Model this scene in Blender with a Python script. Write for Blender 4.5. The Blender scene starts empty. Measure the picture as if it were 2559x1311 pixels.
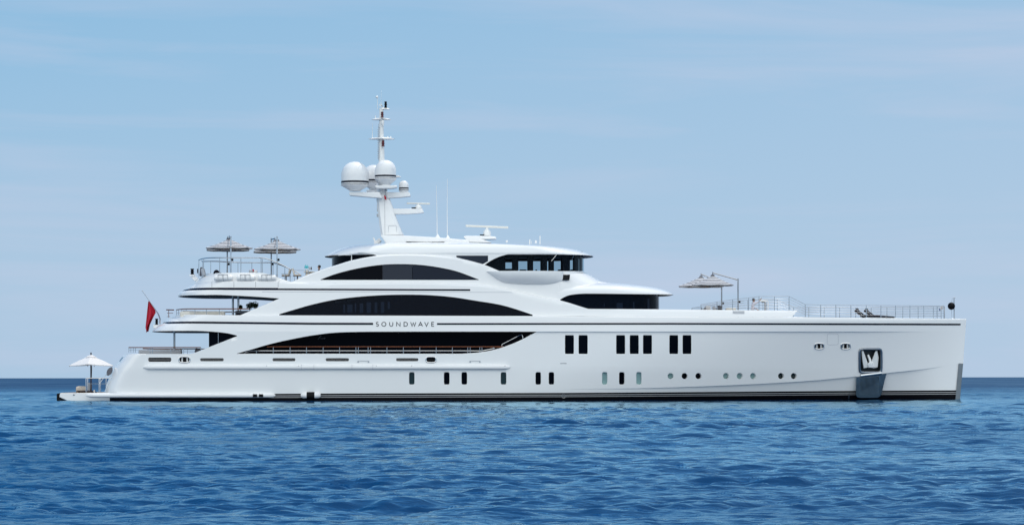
import bpy, bmesh, math, random
import numpy as np
from mathutils import Vector, Matrix

random.seed(7)
SC = bpy.context.scene
COL = SC.collection
R = math.radians

# ------------------------------------------------------------------ camera
F = 6878.0            # focal length in photo pixels (2559 wide)
CX = 1279.5
HYC = 942.75          # horizon row at the centre column
CAMY = -195.0
CAMH = 1.58
ROLL = 2.5 / 2559.0

cam = bpy.data.cameras.new("camera")
cam.sensor_width = 36.0
cam.lens = 36.0 * F / 2559.0
cam.shift_y = (HYC - 655.5) / 2559.0
cam.clip_start = 0.5
cam.clip_end = 60000.0
camo = bpy.data.objects.new("camera", cam)
COL.objects.link(camo)
camo.matrix_world = (Matrix.Translation((0, CAMY, CAMH)) @ Matrix.Rotation(ROLL, 4, 'Y')
                     @ Matrix.Rotation(R(90), 4, 'X'))
SC.camera = camo

# ------------------------------------------------------------------ light
HAZE_STOPS = [(0.0, (0.42, 0.60, 0.80)), (0.05, (0.37, 0.57, 0.78)), (0.17, (0.20, 0.475, 0.74)), (0.21, (0.10, 0.36, 0.66)), (0.30, (0.04, 0.25, 0.56)), (0.6, (0.035, 0.20, 0.48)), (1.0, (0.20, 0.36, 0.66))]
FILL_SKY_COL = (17.0, 17.8, 17.8, 1)   # unseen bright patch of sky behind the camera, added to lighten the hull side
CLOUD_COL = (5.6, 6.2, 7.8, 1)
MILK = 0.36
MILK_COL = (5.2, 6.15, 7.7, 1)
SUN_ELEV = R(64)
SUN_AZ = R(32)        # clockwise from +Y (beyond the yacht) towards the bow
world = bpy.data.worlds.new("World")
SC.world = world
world.use_nodes = True
nt = world.node_tree
nt.nodes.clear()
wo = nt.nodes.new("ShaderNodeOutputWorld")
bg = nt.nodes.new("ShaderNodeBackground")
sky = nt.nodes.new("ShaderNodeTexSky")
sky.sky_type = 'NISHITA'
sky.sun_disc = False
sky.sun_elevation = SUN_ELEV
sky.sun_rotation = SUN_AZ
sky.altitude = 0.0
sky.air_density = 1.0
sky.dust_density = 1.2
sky.ozone_density = 2.0
bg.inputs["Strength"].default_value = 0.10
# hazy summer sky: clear-sky model veiled by a bright, bluish haze and thin high cirrus
tc = nt.nodes.new("ShaderNodeTexCoord")
sx = nt.nodes.new("ShaderNodeSeparateXYZ")
hz_ = nt.nodes.new("ShaderNodeValToRGB")
ramp = hz_.color_ramp
stops = HAZE_STOPS
ramp.elements[0].position, ramp.elements[0].color = stops[0][0], (*stops[0][1], 1)
ramp.elements[1].position, ramp.elements[1].color = stops[-1][0], (*stops[-1][1], 1)
for p_, c_ in stops[1:-1]:
    e_ = ramp.elements.new(p_); e_.color = (*c_, 1)
mp = nt.nodes.new("ShaderNodeMapping")
mp.inputs["Scale"].default_value = (3.6, 3.6, 40.0)
mp.inputs["Rotation"].default_value = (0.0, R(3.5), 0.0)
nz = nt.nodes.new("ShaderNodeTexNoise")
nz.inputs["Scale"].default_value = 1.0
nz.inputs["Detail"].default_value = 7.0
nz.inputs["Roughness"].default_value = 0.56
nz.inputs["Distortion"].default_value = 0.5
cr = nt.nodes.new("ShaderNodeValToRGB")
cr.color_ramp.elements[0].position = 0.45
cr.color_ramp.elements[0].color = (0, 0, 0, 1)
cr.color_ramp.elements[1].position = 0.78
cr.color_ramp.elements[1].color = (1, 1, 1, 1)
mixh = nt.nodes.new("ShaderNodeMix")
mixh.data_type = 'RGBA'
mixh.inputs[0].default_value = 0.90
scl_ = nt.nodes.new("ShaderNodeMix")
scl_.data_type = 'RGBA'; scl_.blend_type = 'MULTIPLY'; scl_.inputs[0].default_value = 1.0
scl_.inputs[7].default_value = (10.0, 10.0, 10.0, 1)
cl = nt.nodes.new("ShaderNodeMix")
cl.data_type = 'RGBA'
cl.inputs[7].default_value = CLOUD_COL
cm = nt.nodes.new("ShaderNodeMath")
cm.operation = 'MULTIPLY'
cm.inputs[1].default_value = 0.70
# a slow drift from bluer (aft) to milkier (towards the bow)
dx_ = nt.nodes.new("ShaderNodeMapRange")
dx_.inputs["From Min"].default_value = -0.25; dx_.inputs["From Max"].default_value = 0.25
dx_.inputs["To Min"].default_value = 0.0; dx_.inputs["To Max"].default_value = MILK
mk = nt.nodes.new("ShaderNodeMix"); mk.data_type = 'RGBA'; mk.inputs[7].default_value = MILK_COL
L = nt.links
L.new(tc.outputs["Generated"], sx.inputs[0])
L.new(sx.outputs["Z"], hz_.inputs["Fac"])
L.new(tc.outputs["Generated"], mp.inputs["Vector"])
L.new(mp.outputs["Vector"], nz.inputs["Vector"])
L.new(nz.outputs["Fac"], cr.inputs["Fac"])
cf = nt.nodes.new("ShaderNodeMapRange")
cf.inputs["From Min"].default_value = 0.17; cf.inputs["From Max"].default_value = 0.28
cf.inputs["To Min"].default_value = 1.0; cf.inputs["To Max"].default_value = 0.08
cm2 = nt.nodes.new("ShaderNodeMath"); cm2.operation = 'MULTIPLY'
L.new(sx.outputs["Z"], cf.inputs["Value"])
L.new(cr.outputs["Color"], cm2.inputs[0]); L.new(cf.outputs["Result"], cm2.inputs[1])
L.new(cm2.outputs[0], cm.inputs[0])
L.new(hz_.outputs["Color"], scl_.inputs[6])
L.new(sky.outputs["Color"], mixh.inputs[6])
L.new(scl_.outputs[2], mixh.inputs[7])
L.new(sx.outputs["X"], dx_.inputs["Value"])
L.new(dx_.outputs["Result"], mk.inputs[0])
L.new(mixh.outputs[2], mk.inputs[6])
L.new(mk.outputs[2], cl.inputs[6])
L.new(cm.outputs[0], cl.inputs[0])
by_ = nt.nodes.new("ShaderNodeMapRange"); by_.interpolation_type = 'SMOOTHSTEP'
by_.inputs["From Min"].default_value = -0.10; by_.inputs["From Max"].default_value = -0.50
bz_ = nt.nodes.new("ShaderNodeMapRange"); bz_.interpolation_type = 'SMOOTHSTEP'
bz_.inputs["From Min"].default_value = 0.04; bz_.inputs["From Max"].default_value = 0.20
bm_ = nt.nodes.new("ShaderNodeMath"); bm_.operation = 'MULTIPLY'
bk = nt.nodes.new("ShaderNodeMix"); bk.data_type = 'RGBA'; bk.inputs[7].default_value = FILL_SKY_COL  # mixes the added fill brightness into the sky outside the view
L.new(sx.outputs["Y"], by_.inputs["Value"]); L.new(sx.outputs["Z"], bz_.inputs["Value"])
L.new(by_.outputs["Result"], bm_.inputs[0]); L.new(bz_.outputs["Result"], bm_.inputs[1])
L.new(bm_.outputs[0], bk.inputs[0]); L.new(cl.outputs[2], bk.inputs[6])
L.new(bk.outputs[2], bg.inputs["Color"])
L.new(bg.outputs["Background"], wo.inputs["Surface"])

sun = bpy.data.lights.new("sun", 'SUN')
sun.energy = 2.0
sun.angle = R(0.5)
sun.color = (1.0, 0.96, 0.90)
suno = bpy.data.objects.new("sun", sun)
COL.objects.link(suno)
sd = Vector((math.sin(SUN_AZ) * math.cos(SUN_ELEV), math.cos(SUN_AZ) * math.cos(SUN_ELEV), math.sin(SUN_ELEV)))
suno.rotation_euler = sd.to_track_quat('Z', 'Y').to_euler()

SC.view_settings.view_transform = 'Standard'
SC.view_settings.look = 'None'
SC.view_settings.exposure = 0.0
SC.view_settings.gamma = 1.0
SC.cycles.sample_clamp_direct = 4.0
SC.cycles.max_bounces = 8
SC.cycles.transparent_max_bounces = 16

# ------------------------------------------------------------------ materials
def newmat(name):
    m = bpy.data.materials.new(name)
    m.use_nodes = True
    return m, m.node_tree, m.node_tree.nodes["Principled BSDF"]

def mat(name, col, rough=0.5, metal=0.0, spec=0.5, coat=0.0, vary=0.0, vscale=3.0, bump=0.0, bscale=40.0):
    m, t, b = newmat(name)
    b.inputs["Base Color"].default_value = (*col, 1)
    b.inputs["Roughness"].default_value = rough
    b.inputs["Metallic"].default_value = metal
    b.inputs["Specular IOR Level"].default_value = spec
    b.inputs["Coat Weight"].default_value = coat
    b.inputs["Coat Roughness"].default_value = 0.05
    tcn = t.nodes.new("ShaderNodeTexCoord")
    if vary > 0:
        n = t.nodes.new("ShaderNodeTexNoise")
        n.inputs["Scale"].default_value = vscale
        n.inputs["Detail"].default_value = 4
        t.links.new(tcn.outputs["Object"], n.inputs["Vector"])
        mx = t.nodes.new("ShaderNodeMix")
        mx.data_type = 'RGBA'
        mx.inputs[6].default_value = tuple(c * (1 - vary) for c in col) + (1,)
        mx.inputs[7].default_value = tuple(min(1, c * (1 + vary)) for c in col) + (1,)
        t.links.new(n.outputs["Fac"], mx.inputs[0])
        t.links.new(mx.outputs[2], b.inputs["Base Color"])
    if bump > 0:
        n = t.nodes.new("ShaderNodeTexNoise")
        n.inputs["Scale"].default_value = bscale
        t.links.new(tcn.outputs["Object"], n.inputs["Vector"])
        bp = t.nodes.new("ShaderNodeBump")
        bp.inputs["Strength"].default_value = bump
        bp.inputs["Distance"].default_value = 0.02
        t.links.new(n.outputs["Fac"], bp.inputs["Height"])
        t.links.new(bp.outputs["Normal"], b.inputs["Normal"])
    return m

def glassmat(name, tr, tint_col=(0.55, 0.7, 0.8), base=(0.004, 0.006, 0.010), spec=0.5):
    """tinted see-through glazing: part of the light passes, the rest meets a dark glossy film"""
    m, t, b = newmat(name)
    b.inputs["Base Color"].default_value = (*base, 1)
    b.inputs["Roughness"].default_value = 0.03
    b.inputs["Specular IOR Level"].default_value = spec
    n = t.nodes.new("ShaderNodeTexNoise")
    n.inputs["Scale"].default_value = 0.6
    tcn = t.nodes.new("ShaderNodeTexCoord")
    t.links.new(tcn.outputs["Object"], n.inputs["Vector"])
    bp = t.nodes.new("ShaderNodeBump")
    bp.inputs["Strength"].default_value = 0.03
    t.links.new(n.outputs["Fac"], bp.inputs["Height"])
    t.links.new(bp.outputs["Normal"], b.inputs["Normal"])
    if tr > 0:
        tb = t.nodes.new("ShaderNodeBsdfTransparent")
        tb.inputs["Color"].default_value = (*tint_col, 1)
        mx = t.nodes.new("ShaderNodeMixShader")
        mx.inputs[0].default_value = tr
        t.links.new(b.outputs[0], mx.inputs[1])
        t.links.new(tb.outputs[0], mx.inputs[2])
        t.links.new(mx.outputs[0], t.nodes["Material Output"].inputs["Surface"])
    return m

def stripemat(name, ca, cb, step):
    """woven fabric with concentric stripes, by distance from the canopy's axis"""
    m, t, b = newmat(name)
    b.inputs["Roughness"].default_value = 0.85
    tcn = t.nodes.new("ShaderNodeTexCoord")
    sp = t.nodes.new("ShaderNodeSeparateXYZ")
    t.links.new(tcn.outputs["Object"], sp.inputs[0])
    dv = t.nodes.new("ShaderNodeMath"); dv.operation = 'DIVIDE'; dv.inputs[1].default_value = step
    fr = t.nodes.new("ShaderNodeMath"); fr.operation = 'FRACT'
    gt = t.nodes.new("ShaderNodeMath"); gt.operation = 'GREATER_THAN'; gt.inputs[1].default_value = 0.56
    ad = t.nodes.new("ShaderNodeMath"); ad.operation = 'ADD'; ad.inputs[1].default_value = 10.0
    t.links.new(sp.outputs["Z"], dv.inputs[0]); t.links.new(dv.outputs[0], ad.inputs[0])
    t.links.new(ad.outputs[0], fr.inputs[0]); t.links.new(fr.outputs[0], gt.inputs[0])
    mx = t.nodes.new("ShaderNodeMix"); mx.data_type = 'RGBA'
    mx.inputs[6].default_value = (*ca, 1); mx.inputs[7].default_value = (*cb, 1)
    t.links.new(gt.outputs[0], mx.inputs[0]); t.links.new(mx.outputs[2], b.inputs["Base Color"])
    return m

M = {}
M['white'] = mat("white_gelcoat", (0.80, 0.80, 0.80), 0.13, spec=0.5, vary=0.015, vscale=0.35, bump=0.012, bscale=0.7)
M['white_matt'] = mat("white_matt", (0.78, 0.78, 0.77), 0.55, vary=0.02)
M['radome'] = mat("radome_white", (0.78, 0.78, 0.78), 0.38, vary=0.015, vscale=2)
M['soffit'] = mat("ceiling_lacquer", (0.010, 0.018, 0.040), 0.6, spec=0.08, vary=0.05)  # matt dark navy, the ceilings' own colour
M['navy'] = mat("navy_paint", (0.003, 0.005, 0.016), 0.35, spec=0.10, vary=0.08)
M['boot'] = mat("black_boot_paint", (0.002, 0.002, 0.004), 0.5, spec=0.08, vary=0.1)
M['black'] = mat("black_plastic", (0.003, 0.003, 0.005), 0.5, spec=0.12, vary=0.1)
M['rubber'] = mat("black_rubber", (0.006, 0.006, 0.007), 0.7, spec=0.15, vary=0.1)
M['steel'] = mat("polished_steel", (0.62, 0.63, 0.65), 0.18, metal=1.0, vary=0.05)
M['steel_brushed'] = mat("brushed_steel", (0.38, 0.39, 0.41), 0.30, metal=1.0, vary=0.12, vscale=6)
M['teak'] = mat("varnished_teak", (0.17, 0.055, 0.024), 0.35, spec=0.25, vary=0.25, vscale=6)
M['steel_dark'] = mat("dark_polished_steel", (0.24, 0.26, 0.29), 0.14, metal=1.0, vary=0.25, vscale=5)
M['stem_steel'] = mat('stem_steel', (0.20, 0.22, 0.24), 0.4, metal=0.8, vary=0.08)
M['pocket'] = mat('pocket_steel', (0.06, 0.068, 0.078), 0.45, metal=0.3, spec=0.3, vary=0.2)
M['scanner'] = mat('scanner_white', (0.70, 0.69, 0.64), 0.5, vary=0.03)
M['pin'] = mat("pin_stripe_white", (0.45, 0.45, 0.46), 0.4, vary=0.03)
M['deck'] = mat("teak_decking", (0.34, 0.24, 0.15), 0.7, vary=0.15, vscale=4)
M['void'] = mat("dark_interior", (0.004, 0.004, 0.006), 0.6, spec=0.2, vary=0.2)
M['wheel'] = mat("dark_pillar", (0.003, 0.004, 0.007), 0.3, spec=0.1, vary=0.1)
M['glass_dark'] = glassmat("dark_tinted_glass", 0.0, base=(0.003, 0.006, 0.013), spec=0.06)
M['glass_black'] = glassmat("black_tinted_glass", 0.0, base=(0.001, 0.002, 0.005), spec=0.04)
M['glass_grey'] = glassmat("grey_tinted_glass", 0.0, base=(0.012, 0.017, 0.030), spec=0.08)
M['glass_mid'] = glassmat("lighter_grey_glass", 0.0, base=(0.026, 0.032, 0.046), spec=0.10)
M['glass_teal'] = glassmat("teal_glass", 0.0, base=(0.005, 0.018, 0.022), spec=0.5)
M['glass_pale'] = glassmat("pale_teal_blind", 0.0, base=(0.27, 0.42, 0.42), spec=0.5)
M['glass_clear'] = glassmat("wheelhouse_glass", 0.80, tint_col=(0.80, 0.92, 0.97), spec=0.08)
M['glass_saloon'] = glassmat("saloon_glass", 0.30, tint_col=(0.35, 0.42, 0.52), base=(0.003, 0.006, 0.013), spec=0.06)
M['red'] = mat("red_bunting", (0.50, 0.012, 0.035), 0.8, vary=0.15, vscale=5)
M['redlamp'] = mat("red_lamp_glass", (0.10, 0.008, 0.012), 0.15, vary=0.2)
M['blue'] = mat("blue_bunting", (0.02, 0.06, 0.25), 0.8, vary=0.1)
M['canvas'] = mat("white_canvas", (0.70, 0.68, 0.68), 0.85, vary=0.03, bump=0.1)
M['cream'] = mat("cream_vinyl", (0.62, 0.59, 0.53), 0.6, vary=0.05)
M['beige'] = mat("beige_cloth", (0.52, 0.46, 0.40), 0.85, vary=0.1)
M['grey_cloth'] = mat("grey_cloth", (0.11, 0.11, 0.13), 0.85, vary=0.12)
M['grey_light'] = mat("light_grey_cloth", (0.38, 0.40, 0.44), 0.8, vary=0.06)
M['dark_cloth'] = mat("dark_cloth", (0.010, 0.010, 0.015), 0.9, spec=0.1, vary=0.2)
M['brown_cloth'] = mat("dark_brown_cloth", (0.035, 0.025, 0.032), 0.85, vary=0.2)
M['leaf'] = mat("dark_green_leaf", (0.018, 0.055, 0.014), 0.5, vary=0.5, vscale=9)
M['skin'] = mat("skin", (0.42, 0.25, 0.18), 0.5, vary=0.06)
M['hair'] = mat("dark_hair", (0.014, 0.010, 0.012), 0.55, vary=0.2)
M['shirt'] = mat("pale_cotton", (0.62, 0.60, 0.68), 0.85, vary=0.06)
M['teal_bottle'] = mat("turquoise_bottle", (0.06, 0.45, 0.52), 0.2, vary=0.1)
M['amber'] = mat("dark_bottle", (0.05, 0.035, 0.03), 0.2, vary=0.1)
M['stripe'] = stripemat("striped_fabric", (0.60, 0.60, 0.625), (0.045, 0.048, 0.060), 0.118)

# ------------------------------------------------------------------ mesh builder
class MB:
    def __init__(s):
        s.v = []; s.f = []; s.m = []
    def add(s, vs, fs, m=0):
        o = len(s.v)
        s.v += [tuple(p) for p in vs]
        s.f += [tuple(i + o for i in f) for f in fs]
        s.m += [m] * len(fs)
    def grid(s, rows, m=0, close=False):
        nr, nc = len(rows), len(rows[0])
        vs = [p for r in rows for p in r]
        fs = []
        for i in range(nr - 1):
            for j in range(nc - 1 + (1 if close else 0)):
                k = (j + 1) % nc
                fs.append((i * nc + j, i * nc + k, (i + 1) * nc + k, (i + 1) * nc + j))
        s.add(vs, fs, m)
    def box(s, c, d, rz=0.0, ry=0.0, m=0):
        hx, hy, hz = d[0] / 2, d[1] / 2, d[2] / 2
        mt = Matrix.Rotation(rz, 4, 'Z') @ Matrix.Rotation(ry, 4, 'Y')
        vs = [Vector(c) + mt @ Vector((x * hx, y * hy, z * hz)) for x in (-1, 1) for y in (-1, 1) for z in (-1, 1)]
        s.add(vs, [(0, 1, 3, 2), (4, 6, 7, 5), (0, 4, 5, 1), (2, 3, 7, 6), (0, 2, 6, 4), (1, 5, 7, 3)], m)
    def tube(s, pts, r, n=8, m=0, caps=True):
        pts = [Vector(p) for p in pts]
        rr = r if isinstance(r, (list, tuple)) else [r] * len(pts)
        rows = []
        for i, p in enumerate(pts):
            a = pts[max(0, i - 1)]; b = pts[min(len(pts) - 1, i + 1)]
            t = (b - a).normalized()
            u = t.cross(Vector((0, 1, 0)))
            if u.length < 0.05: u = t.cross(Vector((1, 0, 0)))
            u.normalize(); w = t.cross(u)
            rows.append([p + (u * math.cos(2 * math.pi * k / n) + w * math.sin(2 * math.pi * k / n)) * rr[i] for k in range(n)])
        s.grid(rows, m, close=True)
        if caps:
            o = len(s.v)
            s.v += [tuple(pts[0]), tuple(pts[-1])]
            base = o - len(rows) * n
            for k in range(n):
                s.f.append((o, base + (k + 1) % n, base + k)); s.m.append(m)
                e = base + (len(rows) - 1) * n
                s.f.append((o + 1, e + k, e + (k + 1) % n)); s.m.append(m)
    def lathe(s, prof, c=(0, 0, 0), n=28, m=0, axis='Z', mfun=None, sy=1.0):
        rows = []
        for (r, z) in prof:
            row = []
            for k in range(n):
                a = 2 * math.pi * k / n
                if axis == 'Z': q = (c[0] + r * math.cos(a), c[1] + r * math.sin(a) * sy, c[2] + z)
                elif axis == 'X': q = (c[0] + z, c[1] + r * math.cos(a), c[2] + r * math.sin(a))
                else: q = (c[0] + r * math.cos(a), c[1] + z, c[2] + r * math.sin(a))
                row.append(q)
            rows.append(row)
        for i in range(len(rows) - 1):
            s.grid([rows[i], rows[i + 1]], mfun(i) if mfun else m, close=True)
    def sphere(s, c, r, n=16, m=0, sc=(1, 1, 1)):
        rows = []
        for i in range(n // 2 + 1):
            t = math.pi * i / (n // 2)
            rows.append([(c[0] + r * sc[0] * math.sin(t) * math.cos(2 * math.pi * k / n),
                          c[1] + r * sc[1] * math.sin(t) * math.sin(2 * math.pi * k / n),
                          c[2] + r * sc[2] * math.cos(t)) for k in range(n)])
        s.grid(rows, m, close=True)
    def prism(s, near, far, m=0):
        """closed solid between two outlines with the same number of points"""
        n = len(near)
        s.add(list(near) + list(far), [tuple(range(n)), tuple(range(2 * n - 1, n - 1, -1))] +
              [(i, (i + 1) % n, n + (i + 1) % n, n + i) for i in range(n)], m)
    def mirror(s):
        o = len(s.v)
        s.v += [(x, -y, z) for (x, y, z) in s.v]
        s.f += [tuple(o + i for i in reversed(f)) for f in s.f]
        s.m += list(s.m)
    def build(s, name, mats, parent=None, smooth=35, bevel=0.0, weld=True, origin=None):
        me = bpy.data.meshes.new(name)
        vs = s.v
        if origin is not None:
            vs = [(x - origin[0], y - origin[1], z - origin[2]) for (x, y, z) in vs]
        bm = bmesh.new()
        bv = [bm.verts.new(p) for p in vs]
        for f, mi in zip(s.f, s.m):
            ids = []
            for i in f:
                if i not in ids: ids.append(i)
            if len(ids) < 3: continue
            try:
                fc = bm.faces.new([bv[i] for i in ids]); fc.material_index = mi
            except ValueError:
                pass
        if weld:
            bmesh.ops.remove_doubles(bm, verts=bm.verts, dist=0.0004)
            bad = [f for f in bm.faces if f.calc_area() < 1e-9]
            if bad: bmesh.ops.delete(bm, geom=bad, context='FACES')
        bmesh.ops.recalc_face_normals(bm, faces=bm.faces)
        bm.to_mesh(me); bm.free()
        for m in (mats if isinstance(mats, (list, tuple)) else [mats]):
            me.materials.append(M[m] if isinstance(m, str) else m)
        if smooth:
            me.shade_smooth()
            me.set_sharp_from_angle(angle=R(smooth))
        o = bpy.data.objects.new(name, me)
        COL.objects.link(o)
        if origin is not None: o.location = origin
        if parent is not None: o.parent = parent
        if bevel > 0:
            bvm = o.modifiers.new("bevel", 'BEVEL')
            bvm.width = bevel; bvm.segments = 3; bvm.limit_method = 'ANGLE'; bvm.angle_limit = R(40)
        return o

def tag(o, label, cat, group=None):
    o['label'] = label; o['category'] = cat
    if group: o['group'] = group
    return o

def thing(name, label, cat, loc, group=None):
    o = bpy.data.objects.new(name, None)
    o.empty_display_size = 0.3
    COL.objects.link(o); o.location = loc
    return tag(o, label, cat, group)

def dup(root, loc, rz=None, label=None):
    """copy of a thing with its parts and their sub-parts"""
    r = root.copy(); COL.objects.link(r); r.location = loc
    if rz is not None: r.rotation_euler = (0, 0, rz)
    if label: r['label'] = label
    for ch in list(root.children):
        c = ch.copy(); COL.objects.link(c); c.parent = r
        for g in list(ch.children):
            d = g.copy(); COL.objects.link(d); d.parent = c
    return r

# photo measurements -> metres, at a given distance off the centreline
def P(px, py, Y):
    d = Y - CAMY
    u = px - CX; v = py - HYC
    return Vector(((u - ROLL * v) * d / F, Y, CAMH - (v + ROLL * u) * d / F))
def zc(py, Y=-5.2): return P(CX, py, Y).z
def xc(px, Y=-5.2): return P(px, HYC, Y).x
def PXM(d=190.0): return d / F      # metres per photo pixel

def on(px, py, b):
    Y = -4.8
    for _ in range(7):
        p = P(px, py, Y)
        Y = -max(0.0, b(p.x, p.z))
    p = P(px, py, Y)
    return p

def curve(*pts):
    xs = [p[0] for p in pts]; ys = [p[1] for p in pts]; n = len(xs)
    m = []
    for i in range(n):
        if i == 0: m.append((ys[1] - ys[0]) / (xs[1] - xs[0]))
        elif i == n - 1: m.append((ys[-1] - ys[-2]) / (xs[-1] - xs[-2]))
        else:
            d0 = (ys[i] - ys[i - 1]) / (xs[i] - xs[i - 1]); d1 = (ys[i + 1] - ys[i]) / (xs[i + 1] - xs[i])
            m.append((d0 + d1) / 2 if d0 * d1 > 0 else 0.0)
    def f(x):
        if x <= xs[0]: return ys[0]
        if x >= xs[-1]: return ys[-1]
        i = max(k for k in range(n - 1) if xs[k] <= x)
        h = xs[i + 1] - xs[i]; t = (x - xs[i]) / h
        return ((2 * t**3 - 3 * t**2 + 1) * ys[i] + (t**3 - 2 * t**2 + t) * h * m[i]
                + (-2 * t**3 + 3 * t**2) * ys[i + 1] + (t**3 - t**2) * h * m[i + 1])
    return f
def lin(*pts):
    xs = [p[0] for p in pts]; ys = [p[1] for p in pts]
    return lambda x: float(np.interp(x, xs, ys))
def const(c): return lambda x: c
def sm(a, b, x):
    t = min(1.0, max(0.0, (x - a) / (b - a)))
    return t * t * (3 - 2 * t)
def lerp(a, b, t): return a + (b - a) * t

def shell(mb, b, px0, px1, ytop, ybot, nx=None, ny=8, aft=None, fwd=None, stem=None,
          top_r=0.0, top_in=0.0, bot_in=0.0, mi=0, frs=None, nc=12):
    """side plating between two profile curves, mapped onto half-breadth b(x,z).
    aft/fwd = (profile px at centreline as f(py), cap length, exponent): rounds the end in plan."""
    if not callable(ytop): ytop = const(ytop)
    if not callable(ybot): ybot = const(ybot)
    f0 = px0 if callable(px0) else const(px0)
    f1 = px1 if callable(px1) else const(px1)
    frs = frs or [i / ny for i in range(ny + 1)]
    if nx is None: nx = max(2, int(abs(f1(900) - f0(900)) / 11))
    grid = []
    for fr in frs:
        row = []
        pys = lerp(ybot(f0(900)), ytop(f0(900)), fr); pye = lerp(ybot(f1(900)), ytop(f1(900)), fr)
        s0, s1 = f0(pys), f1(pye)
        if aft:
            pf, Lc, ex = aft
            xa = P(pf(pys), pys, 0).x; X0 = xa + Lc
            B = 4.8
            for _ in range(5):
                z = P(CX + X0 * F / (-CAMY - B), pys, -B).z; B = max(0.05, b(X0, z))
            s0 = CX + X0 * F / (-CAMY - B) + ROLL * (pys - HYC)
            for k in range(nc):
                th = math.pi / 2 * k / nc
                row.append((xa + Lc * (1 - math.cos(th) ** (2 / ex)), -B * math.sin(th) ** (2 / ex), z))
        if fwd:
            pf, Lf, ef = fwd
            xf = P(pf(pye), pye, 0).x; X1 = xf - Lf
            Bf = 4.8
            for _ in range(5):
                zf = P(CX + X1 * F / (-CAMY - Bf), pye, -Bf).z; Bf = max(0.05, b(X1, zf))
            s1 = CX + X1 * F / (-CAMY - Bf) + ROLL * (pye - HYC)
        if stem:
            s1 = stem(pye)
        for j in range(nx + 1):
            px = lerp(s0, s1, j / nx)
            py = lerp(ybot(px), ytop(px), fr)
            if stem and j > 0: # refine row on a raked stem
                py = lerp(ybot(px), ytop(px), fr)
            if stem and j == nx:
                q = P(px, py, 0.0); row.append((q.x, 0.0, q.z))
            else:
                row.append(tuple(on(px, py, b)))
        if fwd:
            for k in range(nc - 1, -1, -1):
                th = math.pi / 2 * k / nc
                row.append((xf - Lf * (1 - math.cos(th) ** (2 / ef)), -Bf * math.sin(th) ** (2 / ef), zf))
        grid.append(row)
    def inward(p, d, dz):
        return (p[0], min(0.0, p[1] + d) if p[1] < -1e-6 else 0.0, p[2] + dz)
    rows = list(grid)
    if top_r > 0:
        base = rows[-1]
        rows[-1] = [(p[0], p[1], p[2] - top_r) for p in base]
        for a in (25, 50, 75, 90):
            rows.append([inward(p, top_r * (1 - math.cos(R(a))), -top_r + top_r * math.sin(R(a))) for p in base])
    if top_in > 0:
        rows.append([inward(p, top_in, -0.02) for p in rows[-1]])
    if bot_in > 0:
        rows.insert(0, [inward(p, bot_in, 0.01) for p in rows[0]])
    mb.grid(rows, mi)
    return grid[0], (rows[-1] if top_in > 0 else rows[-1])

def cross(mb, pts, dz=0.0, mi=0, inset=0.0):
    """sheet spanning from a near-side edge to its mirror image"""
    a = [(p[0], min(0.0, p[1] + inset), p[2] + dz) for p in pts]
    mids = [0.55, 0.0, -0.55, -1.0]
    mb.grid([a] + [[(p[0], p[1] * k, p[2]) for p in a] for k in mids], mi)

def ray_pts(hw, hh, k, n=32):
    ca = math.atan2(hh, hw)
    angs = sorted(set([2 * math.pi * i / n for i in range(n)] + [ca, math.pi - ca, math.pi + ca, 2 * math.pi - ca]))
    inner, outer = [], []
    for a in angs:
        c, s = math.cos(a), math.sin(a)
        r = (abs(c / hw) ** k + abs(s / hh) ** k) ** (-1 / k)
        q = 1 / max(abs(c) / hw, abs(s) / hh)
        inner.append((c * r * 0.985, s * r * 0.985)); outer.append((c * q, s * q))
    return inner, outer

def opening(mb, glass, b, x0, x1, y0, y1, k=8, depth=0.1, gm=0, chamfer=0.02, wall=True):
    """a recessed opening inside the cell x0..x1, y0..y1; its pane goes into the builder 'glass'"""
    cx, cy, hw, hh = (x0 + x1) / 2, (y0 + y1) / 2, (x1 - x0) / 2, (y1 - y0) / 2
    inn, out = ray_pts(hw, hh, k)
    po = [tuple(on(cx + u, cy + v, b)) for u, v in out]
    pi = [tuple(on(cx + u, cy + v, b)) for u, v in inn]
    pc = [on(cx + u * 0.94, cy + v * 0.94, b) for u, v in inn]
    c0 = on(cx, cy, b); sl = (b(c0.x + 0.2, c0.z) - b(c0.x - 0.2, c0.z)) / 0.4
    inn_v = Vector((sl, 1.0)).normalized()
    pc = [(p.x + inn_v.x * chamfer, p.y + inn_v.y * chamfer, p.z) for p in pc]
    pd = [(p[0] + inn_v.x * depth, p[1] + inn_v.y * depth, p[2]) for p in pc]
    if not wall:
        mb.grid([po, pi], close=True); return
    mb.grid([po, pi, pc, pd], close=True)
    if glass is not None:
        n = len(pd)
        ce = on(cx, cy, b); ce = Vector((ce.x + inn_v.x * (depth + chamfer), ce.y, ce.z))
        g = [(ce.x + (p[0] - ce.x) * 1.02, p[1] - 0.004, ce.z + (p[2] - ce.z) * 1.02) for p in pd]
        glass.add([(ce.x, sum(p[1] for p in g) / n, ce.z)] + g, [(0, 1 + i, 1 + (i + 1) % n) for i in range(n)], gm)

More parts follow.
